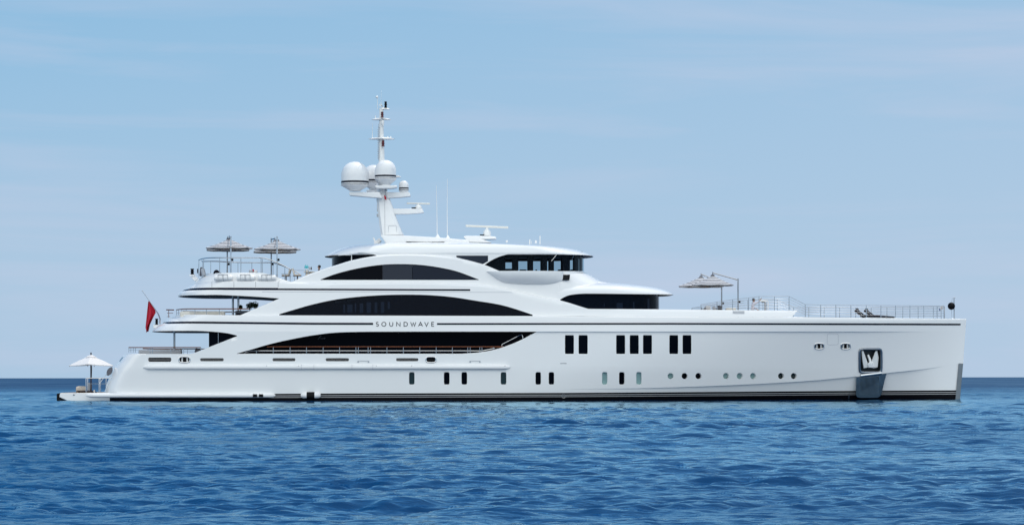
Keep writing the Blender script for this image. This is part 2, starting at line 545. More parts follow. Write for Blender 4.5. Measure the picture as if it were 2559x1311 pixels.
def shell_holes(mb, b, px0, px1, ytop, ybot, holes, ny=8, **kw):
    if not callable(ytop): ytop = const(ytop)
    if not callable(ybot): ybot = const(ybot)
    cur = px0
    for h in sorted(holes, key=lambda q: q[0]):
        x0, x1, y0, y1 = h[:4]
        shell(mb, b, cur, x0, ytop, ybot, ny=ny)
        xm = (x0 + x1) / 2
        if y0 > ytop(xm) + 0.2: shell(mb, b, x0, x1, ytop, y0, ny=max(2, ny // 2), nx=4)
        if y1 < ybot(xm) - 0.2: shell(mb, b, x0, x1, y1, ybot, ny=max(2, ny // 2), nx=4)
        cur = x1
    shell(mb, b, cur, px1, ytop, ybot, ny=ny, **kw)

def overlay(mb, b, px0, px1, ytop, ybot, off=0.004, nx=None, ny=2, mi=0, **kw):
    shell(mb, lambda X, Z: b(X, Z) + off, px0, px1, ytop, ybot, nx=nx, ny=ny, mi=mi, **kw)


# ------------------------------------------------------------------ sea
def make_sea():
    rng = np.random.RandomState(11)
    ds = [-6000.0, -800.0, -120.0, -20.0, 4.0, 9.0]
    d = 14.0
    while d < 1500.0:
        ds.append(d); d *= 1.0025 if d < 260 else 1.006
    while d < 40000.0:
        ds.append(d); d *= 1.25
    ds = np.array(ds)
    t = np.linspace(-1, 1, 481)
    nr = len(ds)
    w = np.maximum(ds, 14.0)
    inner = t[None, :] * 0.30 * w[:, None]
    out = np.stack([0.42 * w, 0.8 * w + 5, 2.0 * w + 200, 6.0 * w + 9000], axis=1)
    X = np.concatenate([-out[:, ::-1], inner, out], axis=1)
    Y = np.repeat((ds + CAMY)[:, None], X.shape[1], axis=1)
    sp = np.repeat((0.0025 * w)[:, None], X.shape[1], axis=1)
    Z = np.zeros_like(X); DX = np.zeros_like(X); DY = np.zeros_like(X)
    n = 170
    lam = np.exp(rng.uniform(math.log(0.12), math.log(3.4), n))
    main = R(-78)          # the breeze comes over the yacht towards the camera
    th = main + rng.normal(0, 0.75, n)
    slope = math.sqrt(2.0 / n) * np.where(lam < 0.55, 0.20, np.where(lam < 1.3, 0.135, 0.085))
    # gusts: slow variation of roughness over the water
    G = np.ones_like(X)
    for k in range(7):
        l2 = math.exp(rng.uniform(math.log(7), math.log(60))); a2 = rng.uniform(0, 2 * math.pi)
        G += 0.15 * np.sin(2 * math.pi / l2 * (X * math.cos(a2) + 1.6 * Y * math.sin(a2)) + rng.uniform(0, 6.28))
    G = np.clip(G, 0.45, 1.6)
    # where the mesh is too coarse for the shortest ripples the others carry the same steepness
    lodr = np.clip((lam[None, :] / (0.0025 * w)[:, None] - 1.7) / 1.2, 0, 1)
    var = ((slope[None, :] * lodr) ** 2).sum(axis=1)
    G = G * np.clip(np.sqrt((slope ** 2).sum() / np.maximum(var, 1e-9)), 1.0, 1.9)[:, None]
    for i in range(n):
        k = 2 * math.pi / lam[i]
        a = slope[i] / k
        lod = np.clip((lam[i] / sp - 1.7) / 1.2, 0, 1)
        ph = k * (X * math.cos(th[i]) + Y * math.sin(th[i])) + rng.uniform(0, 2 * math.pi)
        s, c = np.sin(ph), np.cos(ph)
        A = a * lod * G
        Z += A * s
        DX += -0.35 * A * c * math.cos(th[i]) * -1
        DY += -0.35 * A * c * math.sin(th[i]) * -1
    far = np.clip((1400 - (Y - CAMY)) / 400, 0, 1)
    # calm lee close to the hull
    lee = 1 - 0.90 * np.exp(-((Y + 6.5) / 36.0) ** 2) * np.clip((38 - np.abs(X)) / 16, 0, 1)
    Z *= far * lee; X = X + DX * far * lee; Y = Y + DY * far * lee
    nc = X.shape[1]
    co = np.stack([X, Y, Z], axis=2).reshape(-1, 3).astype(np.float32)
    i = np.arange(nr - 1)[:, None] * nc + np.arange(nc - 1)[None, :]
    q = np.stack([i, i + 1, i + 1 + nc, i + nc], axis=2).reshape(-1, 4).astype(np.int32)
    me = bpy.data.meshes.new("sea")
    me.vertices.add(len(co)); me.vertices.foreach_set("co", co.ravel())
    me.loops.add(q.size); me.loops.foreach_set("vertex_index", q.ravel())
    me.polygons.add(len(q))
    me.polygons.foreach_set("loop_start", np.arange(0, q.size, 4, dtype=np.int32))
    me.polygons.foreach_set("use_smooth", np.ones(len(q), dtype=bool))
    me.update(calc_edges=True)
    o = bpy.data.objects.new("sea", me); COL.objects.link(o)
    o['kind'] = 'structure'; o['label'] = 'rippled deep blue sea stretching to the horizon'
    m, t, b = newmat("sea_water")
    t.nodes.remove(b)
    out = t.nodes["Material Output"]
    N = t.nodes.new; K = t.links.new
    tcn = N("ShaderNodeTexCoord")
    mpn = N("ShaderNodeMapping")
    mpn.inputs["Scale"].default_value = (0.75, 1.35, 1.0)
    K(tcn.outputs["Object"], mpn.inputs["Vector"])
    # lee of the hull: the small ripples die down along the near side
    sp = N("ShaderNodeSeparateXYZ"); K(tcn.outputs["Object"], sp.inputs[0])
    ab = N("ShaderNodeMath"); ab.operation = 'ABSOLUTE'; K(sp.outputs["X"], ab.inputs[0])
    lx = N("ShaderNodeMapRange"); lx.interpolation_type = 'SMOOTHSTEP'
    lx.inputs["From Min"].default_value = 24; lx.inputs["From Max"].default_value = 36
    lx.inputs["To Min"].default_value = 1.0; lx.inputs["To Max"].default_value = 0.0
    K(ab.outputs[0], lx.inputs["Value"])
    ly = N("ShaderNodeMapRange"); ly.interpolation_type = 'SMOOTHSTEP'
    ly.inputs["From Min"].default_value = -80; ly.inputs["From Max"].default_value = -18
    ly.inputs["To Min"].default_value = 0.0; ly.inputs["To Max"].default_value = 0.82
    K(sp.outputs["Y"], ly.inputs["Value"])
    lm = N("ShaderNodeMath"); lm.operation = 'MULTIPLY'; K(lx.outputs[0], lm.inputs[0]); K(ly.outputs[0], lm.inputs[1])
    calm = N("ShaderNodeMath"); calm.operation = 'SUBTRACT'; calm.inputs[0].default_value = 0.85; K(lm.outputs[0], calm.inputs[1])
    prev = None
    for scl, dist, det in ((0.5, 0.12, 3), (2.0, 0.050, 3), (6.0, 0.010, 2)):
        nz = N("ShaderNodeTexNoise")
        nz.inputs["Scale"].default_value = scl
        nz.inputs["Detail"].default_value = det
        nz.inputs["Distortion"].default_value = 0.6
        K(mpn.outputs["Vector"], nz.inputs["Vector"])
        bp = N("ShaderNodeBump")
        K(calm.outputs[0], bp.inputs["Strength"])
        bp.inputs["Distance"].default_value = dist
        K(nz.outputs["Fac"], bp.inputs["Height"])
        if prev: K(prev.outputs["Normal"], bp.inputs["Normal"])
        prev = bp
    nrm = prev.outputs["Normal"]
    # wavelets too small to model far out act as a rougher surface
    rg = N("ShaderNodeMapRange")
    rg.inputs["From Min"].default_value = CAMY + 190; rg.inputs["From Max"].default_value = CAMY + 500
    rg.inputs["To Min"].default_value = 0.05; rg.inputs["To Max"].default_value = 0.42
    K(sp.outputs["Y"], rg.inputs["Value"])
    fr = N("ShaderNodeFresnel"); fr.inputs["IOR"].default_value = 1.333; K(nrm, fr.inputs["Normal"])
    mn = N("ShaderNodeMath"); mn.operation = 'MINIMUM'; mn.inputs[1].default_value = SEA_FMAX; K(fr.outputs[0], mn.inputs[0])
    fx = N("ShaderNodeMapRange")
    fx.inputs["From Min"].default_value = CAMY + 192; fx.inputs["From Max"].default_value = CAMY + 420
    fx.inputs["To Min"].default_value = SEA_FMAX; fx.inputs["To Max"].default_value = 0.14
    K(sp.outputs["Y"], fx.inputs["Value"])
    # cat's paws: wind patches that change how much sky the water returns
    cpm = N("ShaderNodeMapping"); cpm.inputs["Scale"].default_value = (0.030, 0.0075, 1.0); K(tcn.outputs["Object"], cpm.inputs["Vector"])
    cpn = N("ShaderNodeTexNoise"); cpn.inputs["Scale"].default_value = 1.0; cpn.inputs["Detail"].default_value = 6; cpn.inputs["Roughness"].default_value = 0.7
    K(cpm.outputs["Vector"], cpn.inputs["Vector"])
    cpr = N("ShaderNodeMapRange"); cpr.inputs["From Min"].default_value = 0.34; cpr.inputs["From Max"].default_value = 0.66
    cpr.inputs["To Min"].default_value = 0.45; cpr.inputs["To Max"].default_value = 1.55; K(cpn.outputs["Fac"], cpr.inputs["Value"])
    cpx = N("ShaderNodeMath"); cpx.operation = 'MULTIPLY'; K(fx.outputs["Result"], cpx.inputs[0]); K(cpr.outputs["Result"], cpx.inputs[1])
    K(cpx.outputs[0], mn.inputs[1])
    gl = N("ShaderNodeBsdfGlossy"); K(nrm, gl.inputs["Normal"]); K(rg.outputs["Result"], gl.inputs["Roughness"])
    gl.inputs["Color"].default_value = (0.56, 0.85, 1.0, 1)
    df = N("ShaderNodeBsdfDiffuse"); df.inputs["Color"].default_value = SEA_COL
    mx = N("ShaderNodeMixShader"); K(mn.outputs[0], mx.inputs[0]); K(df.outputs[0], mx.inputs[1]); K(gl.outputs[0], mx.inputs[2])
    K(mx.outputs[0], out.inputs["Surface"])
    me.materials.append(m)
    return o
SEA_COL = (0.0003, 0.027, 0.092, 1)
SEA_FMAX = 0.78
make_sea()

# ------------------------------------------------------------------ yacht: plan shape
yacht = thing("motor_yacht", "long white superyacht with arched black windows, lying at anchor on the blue sea", "yacht", (0, 0, 0))
def pair(name, mb, mats, parent=None, **kw):
    """the same part on either side of the yacht"""
    o = mb.build(name, mats, parent or yacht, **kw)
    mb.v = [(x, -y, z) for x, y, z in mb.v]
    mb.build(name, mats, parent or yacht, **kw)
    return o
def apart(name, mb, mats, parent=None, **kw):
    """every loose piece of the builder becomes a part of its own"""
    par = list(range(len(mb.v)))
    def find(i):
        while par[i] != i: par[i] = par[par[i]]; i = par[i]
        return i
    for f in mb.f:
        r = find(f[0])
        for i in f[1:]: par[find(i)] = r
    groups = {}
    for f in mb.f: groups.setdefault(find(f[0]), []).append(f)
    for fs in groups.values():
        ids = sorted({i for f in fs for i in f}); mp_ = {u: i for i, u in enumerate(ids)}
        q = MB(); q.add([mb.v[i] for i in ids], [tuple(mp_[i] for i in f) for f in fs])
        o = q.build(name, mats, parent or yacht, **kw)
    return o
def part(name, mb, mats, parent=None, **kw):
    return mb.build(name, mats, parent or yacht, **kw)

pstem = lin((780, 2416.2), (796, 2415), (908, 2407), (994, 2399.5), (1045, 2396))
def stemX(Z): return 31.72 + 0.085 * Z
def b_hull(X, Z):
    k = min(1.15, max(-0.2, Z / 4.75))
    B = 5.10 + 0.10 * k - 0.30 * max(0.0, 0.45 - k)
    X1 = lerp(-2.0, 7.0, k); n = lerp(1.75, 2.5, k); Xs = stemX(Z)
    t = (X - X1) / (Xs - X1)
    if t <= 0: return B
    if t >= 1: return 0.0
    return B * (1 - t ** n)
Z828 = zc(828)
def b_rib(X, Z):
    return max(0.0, b_hull(X, max(Z, Z828)) + 0.10 * sm(-11, 2, X) * (1 - sm(23, 30, X)) - 0.085 * max(0, Z - Z828) * (1 - sm(26, 32, X)))
def b_C(X, Z): return 4.93 - 0.075 * (Z - zc(786))
def b_D(X, Z): return 4.50 - 0.06 * (Z - zc(700))
def b_bot(X, Z):   # below the bow knuckle the plating steps in and leans further under
    zk = float(np.interp(X, [2.0, 10.2, 20.7, 24.3, 28.5, 31.0], [0.75, 0.88, 1.35, 1.70, 2.20, 2.48]))
    return max(0.0, b_hull(X, Z) - (0.12 + 0.17 * max(0.0, min(3.0, zk - Z))) * sm(2.5, 16, X) * (1 - sm(27.0, 30.8, X)))
def nosed(B, X1, Xn, ex):
    """half-breadth that rounds off to a nose at Xn(Z)"""
    def f(X, Z):
        xn = Xn(Z) if callable(Xn) else Xn
        t = (X - X1) / (xn - X1)
        Bz = B(Z) if callable(B) else B
        if t <= 0: return Bz
        if t >= 1: return 0.0
        return Bz * (1 - t ** ex) ** (1 / ex)
    return f
def nose_z(pts):
    zs = [(P(px, py, 0).z, P(px, py, 0).x) for px, py in pts]
    zs.sort()
    return lambda Z: float(np.interp(Z, [a for a, _ in zs], [q for _, q in zs]))
def by_py(pts):
    zs = sorted((zc(py, -4.2), v) for py, v in pts)
    return lambda Z: float(np.interp(Z, [a for a, _ in zs], [q for _, q in zs]))

knuckle = curve((1350, 972), (1650, 968), (2020, 951), (2144, 939.5), (2212, 932), (2307, 921.7), (2397, 909.5), (2410, 908))
rec_bot = curve((1154, 884.2), (1205, 879.8), (1252, 869.5), (1306, 848), (1341, 828.2))
rec_top = curve((587, 884), (626.5, 873), (675, 859), (730, 846.7), (783, 837), (832, 831), (890, 828.7), (985, 828))
aft_hull = lin((870, 327), (880, 320), (900, 305.7), (920, 291), (941, 281), (959, 274), (981, 268), (1000, 266), (1045, 264))
lip1 = curve((728, 704), (773, 684), (802, 673), (850, 658.4), (878, 650), (944, 638), (1014, 634.5), (1093, 638), (1141, 643.5), (1210, 661), (1249, 677), (1275, 688))
lip2 = curve((690, 702), (728, 704.5), (900, 705), (1073, 706), (1120, 707.5), (1214, 712), (1284, 724), (1354, 741), (1399, 749.5), (1472, 771.5))
win1 = curve((801, 698), (839, 684), (897, 669.6), (946, 662), (995, 659.5), (1044, 661), (1093, 667), (1141, 677.5), (1196, 697.8))
win2 = curve((691, 786.5), (780, 760.5), (838.6, 748), (897, 741), (956, 737), (1014, 735.7), (1073, 737), (1132, 742), (1190, 751), (1249, 760.8), (1280, 769), (1332, 786.3))

# ------------------------------------------------------------------ hull
hull = MB()
slots = MB()
winB, winG = [], []
slot_x = [(497, 562), (678, 741), (811, 875), (987, 1048)]
up_win = [(1411, 1435), (1445, 1469.5), (1539, 1563), (1573, 1597), (1606, 1630), (1672, 1695.5), (1705, 1728.5)]
lo_win = [(1022, 1036, 't'), (1109, 1123.5, 'k'), (1153, 1167.5, 'k'), (1251, 1265.5, 't'), (1338, 1352, 'k'), (1371, 1385, 'k'),
          (1504.5, 1518, 'p'), (1547, 1561, 'k'), (1590, 1603.5, 'p')]
ports = [(1676, 'p'), (1711, 'k'), (1745.5, 'k'), (1814.5, 'p'), (1848.5, 'p'), (1882, 'p'), (1952, 't'), (1984, 't')]
lead_x = [(446.5, 475.5), (1064, 1090), (2035, 2059), (2101, 2125)]
SEC = {'aft': (aft_hull, 1.7, 2.3)}

top_a1 = lin((480, 883.5), (592, 839.5))
shell(hull, b_hull, 345, 365, 883.5, 915, nx=3, aft=SEC['aft'], top_r=0.05, top_in=0.3)
shell_holes(hull, b_hull, 365, 592, top_a1, 915, [(367, 431, 892.5, 903.5), (446.5, 475.5, 890.5, 905.5), (497, 562, 894, 902)])
shell_holes(hull, b_hull, 592, 1341, lambda px: rec_bot(px) if px > 1154 else 884.2, 915,
            [(a, b, 894, 902) for a, b in slot_x[1:]] + [(1064, 1090, 890.5, 905.5)])
shell(hull, lambda X, Z: b_hull(X, Z) + 0.10 * sm(-11, 2, X), 592, 980, 828, rec_top, bot_in=0.25)
holes3 = [(a, b, 835, 885.5) for a, b in up_win] + [(a, b, 857, 872) for a, b in lead_x[2:]] + [(2147, 2203.5, 870, 931)]
shell_holes(hull, b_hull, 1341, pstem(860), 828, lambda px: min(915, knuckle(px)), holes3, ny=10, stem=pstem)
for a, b in [(367, 431)]:
    opening(hull, slots, b_hull, a, b, 892.5, 903.5, k=9, depth=0.16)
for a, b in slot_x:
    opening(hull, slots, b_hull, a, b, 894, 902, k=9, depth=0.16)
def row_of_holes(y0, y1):
    return [(2147, 2203.5, 915, 931)] + [(a, b, y0, y1) for a, b, _ in lo_win] + [(x - 7.6, x + 7.6, 931, 946.5) for x, _ in ports]
shell(hull, b_hull, 345, 700, 915, 972, nx=30, aft=SEC['aft'])
shell_holes(hull, b_hull, 700, 2352, 915, knuckle, row_of_holes(928.5, 961), ny=6)
# the knuckle's ledge, and the plating below it
shell(hull, b_bot, 345, 700, 972, 1045, nx=30, aft=SEC['aft'])
shell(hull, b_bot, 700, 2396, lambda px: knuckle(px) - 3.0 * sm(1400, 1480, px), 1045, nx=110, stem=lambda py: pstem(py) - 5)
led = [tuple(on(px, knuckle(px) - 0.06, b_hull) + Vector((0, 0.003, 0))) for px in range(1340, 2396, 8)]
hull.grid([led, [(p[0], min(0, p[1] + 0.22), p[2] - 0.01) for p in led]])
# the edge of the side-deck opening turns inboard
for f, x0, x1 in ((lambda px: rec_bot(px) if px > 1154 else 884.2, 590, 1328),):
    e = [on(x0 + (x1 - x0) * i / 90, f(x0 + (x1 - x0) * i / 90), b_hull) for i in range(91)]
    hull.grid([[tuple(p) for p in e], [(p.x, p.y + 0.04, p.z + 0.03) for p in e], [(p.x, p.y + 0.22, p.z + 0.03) for p in e]])
e = [on(480 + 112 * i / 20, top_a1(480 + 112 * i / 20), b_hull) for i in range(21)]
hull.grid([[tuple(p) for p in e], [(p.x, p.y + 0.2, p.z + 0.02) for p in e]])

# windows, portholes and fairleads sit in recesses of the plating
gm = {'t': 'glass_teal', 'k': 'glass_black', 'p': 'glass_pale'}
def window_part(name, cell, k, depth, material, chamfer=0.02):
    g = MB()
    opening(hull, g, b_hull, *cell, k=k, depth=depth, chamfer=chamfer)
    return part(name, g, material, smooth=0)
for a, b in up_win: window_part("hull_window", (a, b, 835, 885.5), 22, 0.03, 'glass_black', 0.01)
for a, b, c in lo_win: window_part("cabin_window", (a, b, 928.5, 961), 7, 0.15, gm[c], 0.07)
for x, c in ports: window_part("porthole", (x - 7.6, x + 7.6, 931, 946.5), 2, 0.26, gm[c], 0.07)
for (a, b), (y0, y1) in zip(lead_x, ((890.5, 905.5), (890.5, 905.5), (857, 872), (857, 872))):
    g = MB(); opening(hull, g, b_hull, a, b, y0, y1, k=3.4, depth=0.28)
    fl = part("fairlead", g, 'void', smooth=0)
    inn, _ = ray_pts((b - a) / 2, (y1 - y0) / 2, 3.4, 40)
    cx, cy = (a + b) / 2, (y0 + y1) / 2
    ring = MB()
    pts = [on(cx + u * 0.96, cy + v * 0.96, b_hull) for u, v in inn]
    pts = [(p.x, p.y - 0.012, p.z) for p in pts]
    ring.tube(pts + pts[:1], 0.045, n=8, caps=False)
    ring.build("fairlead_ring", M['steel'], fl)
    if a != 1064:
        for fx in (-0.22, 0.22):
            r = MB(); p0 = on(cx + fx * (b - a), cy + 0.33 * (y1 - y0), b_hull); p1 = on(cx + fx * (b - a), cy - 0.33 * (y1 - y0), b_hull)
            r.tube([(p0.x, p0.y + 0.12, p0.z), (p1.x, p1.y + 0.12, p1.z)], 0.055)
            r.build("roller", M['white_matt'], fl)
# stern lamp-like fairlead on the quarter
q = MB()
shell(q, lambda X, Z: b_hull(X, Z) + 0.01, 345, 346, 891, 902, nx=1, ny=3, aft=(aft_hull, 1.7, 2.3), nc=24)
q.f = [f for f in q.f if all(-3.9 < q.v[i][1] < -2.4 for i in f)]
q.m = [0] * len(q.f)
used = sorted({i for f in q.f for i in f}); mpv = {u: i for i, u in enumerate(used)}
q.v = [q.v[i] for i in used]; q.f = [tuple(mpv[i] for i in f) for f in q.f]
part("quarter_fairlead", q, 'steel_brushed')

# anchor pocket: backing plate inside the recess, steel frame, ribbed chafe plate below
pk = MB(); opening(hull, None, b_hull, 2147, 2203.5, 870, 931, k=9, wall=False)
opening(pk, pk, b_hull, 2147, 2203.5, 870, 931, k=9, depth=0.55)
pocket = part("anchor_pocket", pk, 'pocket', smooth=0)
inn, _ = ray_pts(28, 30, 9, 48)
fr = MB(); pts = []
for u, v in inn:
    p = on(2175.2 + u * 1.0, 900.5 + v, b_hull); pts.append((p.x, p.y - 0.02, p.z))
fr.tube(pts + pts[:1], 0.085, n=10, caps=False)
part("pocket_frame", fr, 'steel_brushed', pocket)
def yk(px): return on(px, knuckle(px), b_hull).y
outl = [(2139.5, 940.5), (2216, 931), (2211, 950), (2203, 984), (2199, 990), (2193, 993.5), (2150, 994), (2142, 992), (2138.5, 986)]
def plate_pt(px, py, off):
    Y = yk(px) + off + 0.007 * max(0.0, py - 941)      # leans back under the flare
    return tuple(P(px, py, Y))
pl = MB(); pl.prism([plate_pt(x, y, -0.03) for x, y in outl], [plate_pt(x, y, 0.9) for x, y in outl])
chafe = part("chafe_plate", pl, 'steel_dark', pocket, bevel=0.03)
rb = MB()
for i in range(17):
    x0 = 2149 + i * 3.0; x1 = 2147.5 + i * 3.0
    rb.tube([plate_pt(x0, 944 - i * 0.28, -0.035), plate_pt(x1 - 0.6, 985, -0.035)], 0.026, n=6)
apart("chafe_rib", rb, 'steel', pocket)
rl = MB(); rl.tube([plate_pt(2150, 938, -0.02), plate_pt(2202, 931.5, -0.02)], 0.13, n=14)
part("chain_roller", rl, 'steel', pocket)

# stem bar of bare steel on the foot of the bow
sb = MB()
sb_rows = []
for py in (907.5, 920, 950, 980, 1000, 1045):
    x1 = P(pstem(py), py, 0).x; z = P(pstem(py), py, 0).z; x0 = x1 - 0.27
    w = max(0.10, b_hull(x0 - 0.02, z)) + 0.02
    sb_rows.append([(x0 - 0.08, -w - 0.015, z), (x0 + 0.12, -w * 0.8, z), (x1 - 0.02, -0.05, z), (x1, 0, z), (x1 - 0.02, 0.05, z), (x0 + 0.12, w * 0.8, z), (x0 - 0.08, w + 0.015, z)])
sb.grid(sb_rows)
hull.mirror()
part("hull", hull, 'white', smooth=28)
apart("slot_backing", slots, 'void', smooth=0)
sbars = MB()
for a, b in [(367, 431)] + slot_x:
    p0 = on(a + 2, 898, b_hull); p1 = on(b - 2, 898, b_hull)
    sbars.tube([(p0.x, p0.y + 0.07, p0.z), (p1.x, p1.y + 0.10, p1.z)], 0.010)
apart("slot_bar", sbars, 'steel')
part("stem_bar", sb, 'stem_steel')

# boot top: black band with two white pin stripes
ln0 = lin((240, 993.5), (690, 982.9), (920, 982), (1400, 980.8), (1650, 979.3), (2150, 975.6), (2400, 974.3))
def lnk(k): return lambda px: ln0(px) + k
bt = MB()
overlay(bt, b_bot, 684, lambda py: pstem(py) - 8, ln0, 1046, 0.006, nx=110, ny=10)
overlay(bt, b_bot, 345, 684, 993, 1046, 0.006, nx=30, ny=6, aft=SEC['aft'])
bt.mirror(); part("boot_top", bt, 'boot')
wl = MB()
for k0, k1 in ((4.4, 5.8), (8.7, 10.0)):
    overlay(wl, b_bot, 684, lambda py: pstem(py) - 8.5, lnk(k0), lnk(k1), 0.011, nx=110, ny=1)
apart("pin_stripe", wl, 'pin')
# load line mark: ring and bar on the boot top
ld = MB()
pts = []
for i in range(25):
    a = 2 * math.pi * i / 24
    p = on(1408.5 + 5 * math.cos(a), 988.2 + 5.4 * math.sin(a), b_bot); pts.append((p.x, p.y - 0.014, p.z))
ld.tube(pts, 0.012, n=5, caps=False)
p0 = on(1401, 988.2, b_bot); p1 = on(1416, 988.2, b_bot)
ld.tube([(p0.x, p0.y - 0.016, p0.z), (p1.x, p1.y - 0.016, p1.z)], 0.012, n=5)
part("load_line_mark", ld, 'steel_brushed')
dm = MB()
p0 = on(2122, 983, b_bot); p1 = on(2121, 995, b_bot)
dm.tube([(p0.x, p0.y - 0.01, p0.z), (p1.x, p1.y - 0.01, p1.z)], 0.04, n=6)
part("draught_fitting", dm, 'steel_brushed')

# rubbing strakes: rounded white mouldings along the hull
def strake(name, x0, x1, yc, hpx, proud, b, end0=True, end1=True):
    mb = MB(); rows = []
    n = max(20, int((x1 - x0) / 12))
    for i in range(n + 1):
        px = lerp(x0, x1, i / n); e = 1.0
        d0 = (px - x0) / hpx; d1 = (x1 - px) / hpx
        if end0 and d0 < 1.4: e = min(e, math.sqrt(max(0.02, 1 - (1 - d0 / 1.4) ** 2)))
        if end1 and d1 < 1.4: e = min(e, math.sqrt(max(0.02, 1 - (1 - d1 / 1.4) ** 2)))
        c = on(px, yc, b); row = []
        for k in range(13):
            a = -math.pi / 2 + math.pi * k / 12
            ex = 0.62
            yy = -(abs(math.cos(a)) ** ex) * proud * e; zz = (abs(math.sin(a)) ** 0.8) * (1 if a > 0 else -1) * hpx * PXM() * 0.5 * (0.35 + 0.65 * e)
            row.append((c.x, c.y + yy + 0.02, c.z + zz))
        rows.append(row)
    mb.grid(rows)
    return pair(name, mb, 'white', smooth=60)
st = strake("rubbing_strake", 358, 1275, 916.5, 12.5, 0.24, b_hull)
jt = MB()
for px in (754, 785, 880, 932):
    p = on(px, 916.5, b_hull)
    jt.box((p.x, p.y - 0.115, p.z), (0.012, 0.27, 0.36))
apart("strake_joint", jt, 'grey_light', st)
jd = MB()
for px in (667, 747, 941, 1029, 1262):
    p = on(px, 913.4, b_hull); jd.sphere((p.x, p.y - 0.20, p.z), 0.035, n=8)
apart("strake_stud", jd, 'steel_brushed', st)
lst = strake("lower_strake", 215, 688, 987, 12.5, 0.30, b_hull)
pd = MB()
for a, b in ((633, 643.5), (648, 658.5)):
    p0 = on(a, 987.5, b_hull); p1 = on(b, 987.5, b_hull)
    pd.box(((p0.x + p1.x) / 2, p0.y - 0.17, p0.z), (p1.x - p0.x, 0.32, 0.20))
apart("rubber_pad", pd, 'rubber', lst, bevel=0.02)

# boarding gate outlines and hinges in the bulwark
gt = MB()
for a, b in ((895, 921), (1175, 1199)):
    for px in (a, b):
        p = on(px, 903, b_hull); gt.box((p.x, p.y - 0.01, p.z - 0.005), (0.10, 0.05, 0.10))
    p0 = on(a, 901.5, b_hull); p1 = on(b, 901.5, b_hull)
    gt.tube([(p0.x, p0.y - 0.02, p0.z), (p1.x, p1.y - 0.02, p1.z)], 0.012, n=6)
apart("gate_hinge", gt, 'steel_brushed')
ht = MB()
hx, hy, hw, hh = 2081, 847, 14, 14
inn, _ = ray_pts(hw, hh, 8, 40)
pts = [on(hx + u, hy + v, b_hull) for u, v in inn]
ht.tube([(p.x, p.y - 0.001, p.z) for p in pts] + [(pts[0].x, pts[0].y - 0.001, pts[0].z)], 0.009, n=4, caps=False)
part("hatch_seam", ht, 'grey_light')
vt = MB(); p0 = on(1400, 907.3, b_hull); p1 = on(1416, 907.3, b_hull)
vt.tube([(p0.x, p0.y, p0.z), (p1.x, p1.y, p1.z)], 0.018, n=6)
part("spray_strip", vt, 'grey_cloth')

# ------------------------------------------------------------------ sheer band (upper deck edge)
aft_up = lin((780, 447), (785, 441), (790, 431), (805, 409), (812, 396), (826, 384), (838, 390))
rib_top = lin((480, 785), (602, 787), (1330, 789), (1467, 790.2), (1990, 791.8), (2415, 796))
rib_bot = curve((440, 826), (480, 826), (538, 828.6), (568, 832), (592, 837.5))
band = MB(); und = MB(); dk = MB()
bo, tp = shell(band, b_rib, 490, 592, rib_top, rib_bot, nx=10, ny=7, aft=(aft_up, 3.0, 2.3), top_r=0.10, top_in=0.35, bot_in=0.06, nc=18)
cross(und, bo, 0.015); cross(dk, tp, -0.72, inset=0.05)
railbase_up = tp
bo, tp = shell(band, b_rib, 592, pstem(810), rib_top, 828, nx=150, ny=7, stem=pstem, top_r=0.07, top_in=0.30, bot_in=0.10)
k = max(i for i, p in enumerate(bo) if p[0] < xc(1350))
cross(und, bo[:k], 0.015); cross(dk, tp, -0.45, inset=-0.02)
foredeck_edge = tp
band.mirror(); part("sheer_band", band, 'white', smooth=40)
part("upper_deck", dk, 'deck'); part("main_deck_ceiling", und, 'soffit')

stripe_y = lin((408, 804.2), (780, 808.3), (1100, 808.9), (1680, 808.4), (2400, 810.2))
def stripe(name, b, x0, x1, yf, h, mirror=True, **kw):
    mb = MB()
    overlay(mb, b, x0, x1, lambda px: yf(px) - h / 2, lambda px: yf(px) + h / 2, 0.007, ny=1, **kw)
    return part(name, mb, 'navy')
stripe("cove_stripe", b_rib, 490, 932.5, stripe_y, 5.2, aft=(aft_up, 3.0, 2.3), nc=18)
stripe("cove_stripe", b_rib, 1092, 2400.5, stripe_y, 4.4, nx=130)

# the ship's name: letters made of even strokes
def arc(cx, cy, rx, ry, a0, a1, n=18):
    return [(cx + rx * math.cos(R(a0 + (a1 - a0) * i / n)), cy + ry * math.sin(R(a0 + (a1 - a0) * i / n))) for i in range(n + 1)]
glyph = {
    'S': [arc(.52, .735, .40, .265, 40, 250) + arc(.48, .265, .42, .265, 80, -145)],
    'O': [arc(.5, .5, .5, .5, 0, 360, 30)],
    'U': [[(0, 1), (0, .42)] + arc(.5, .42, .5, .42, 180, 360, 14) + [(1, 1)]],
    'N': [[(0, 0), (0, 1), (1, 0), (1, 1)]],
    'D': [[(0, 0), (0, 1), (.38, 1)] + arc(.38, .5, .62, .5, 90, -90, 16) + [(0, 0)]],
    'W': [[(0, 1), (.27, 0), (.5, .86), (.73, 0), (1, 1)]],
    'A': [[(0, 0), (.5, 1), (1, 0)], [(.2, .30), (.8, .30)]],
    'V': [[(0, 1), (.5, 0), (1, 1)]],
    'E': [[(1, 1), (0, 1), (0, 0), (1, 0)], [(0, .52), (.9, .52)]]}
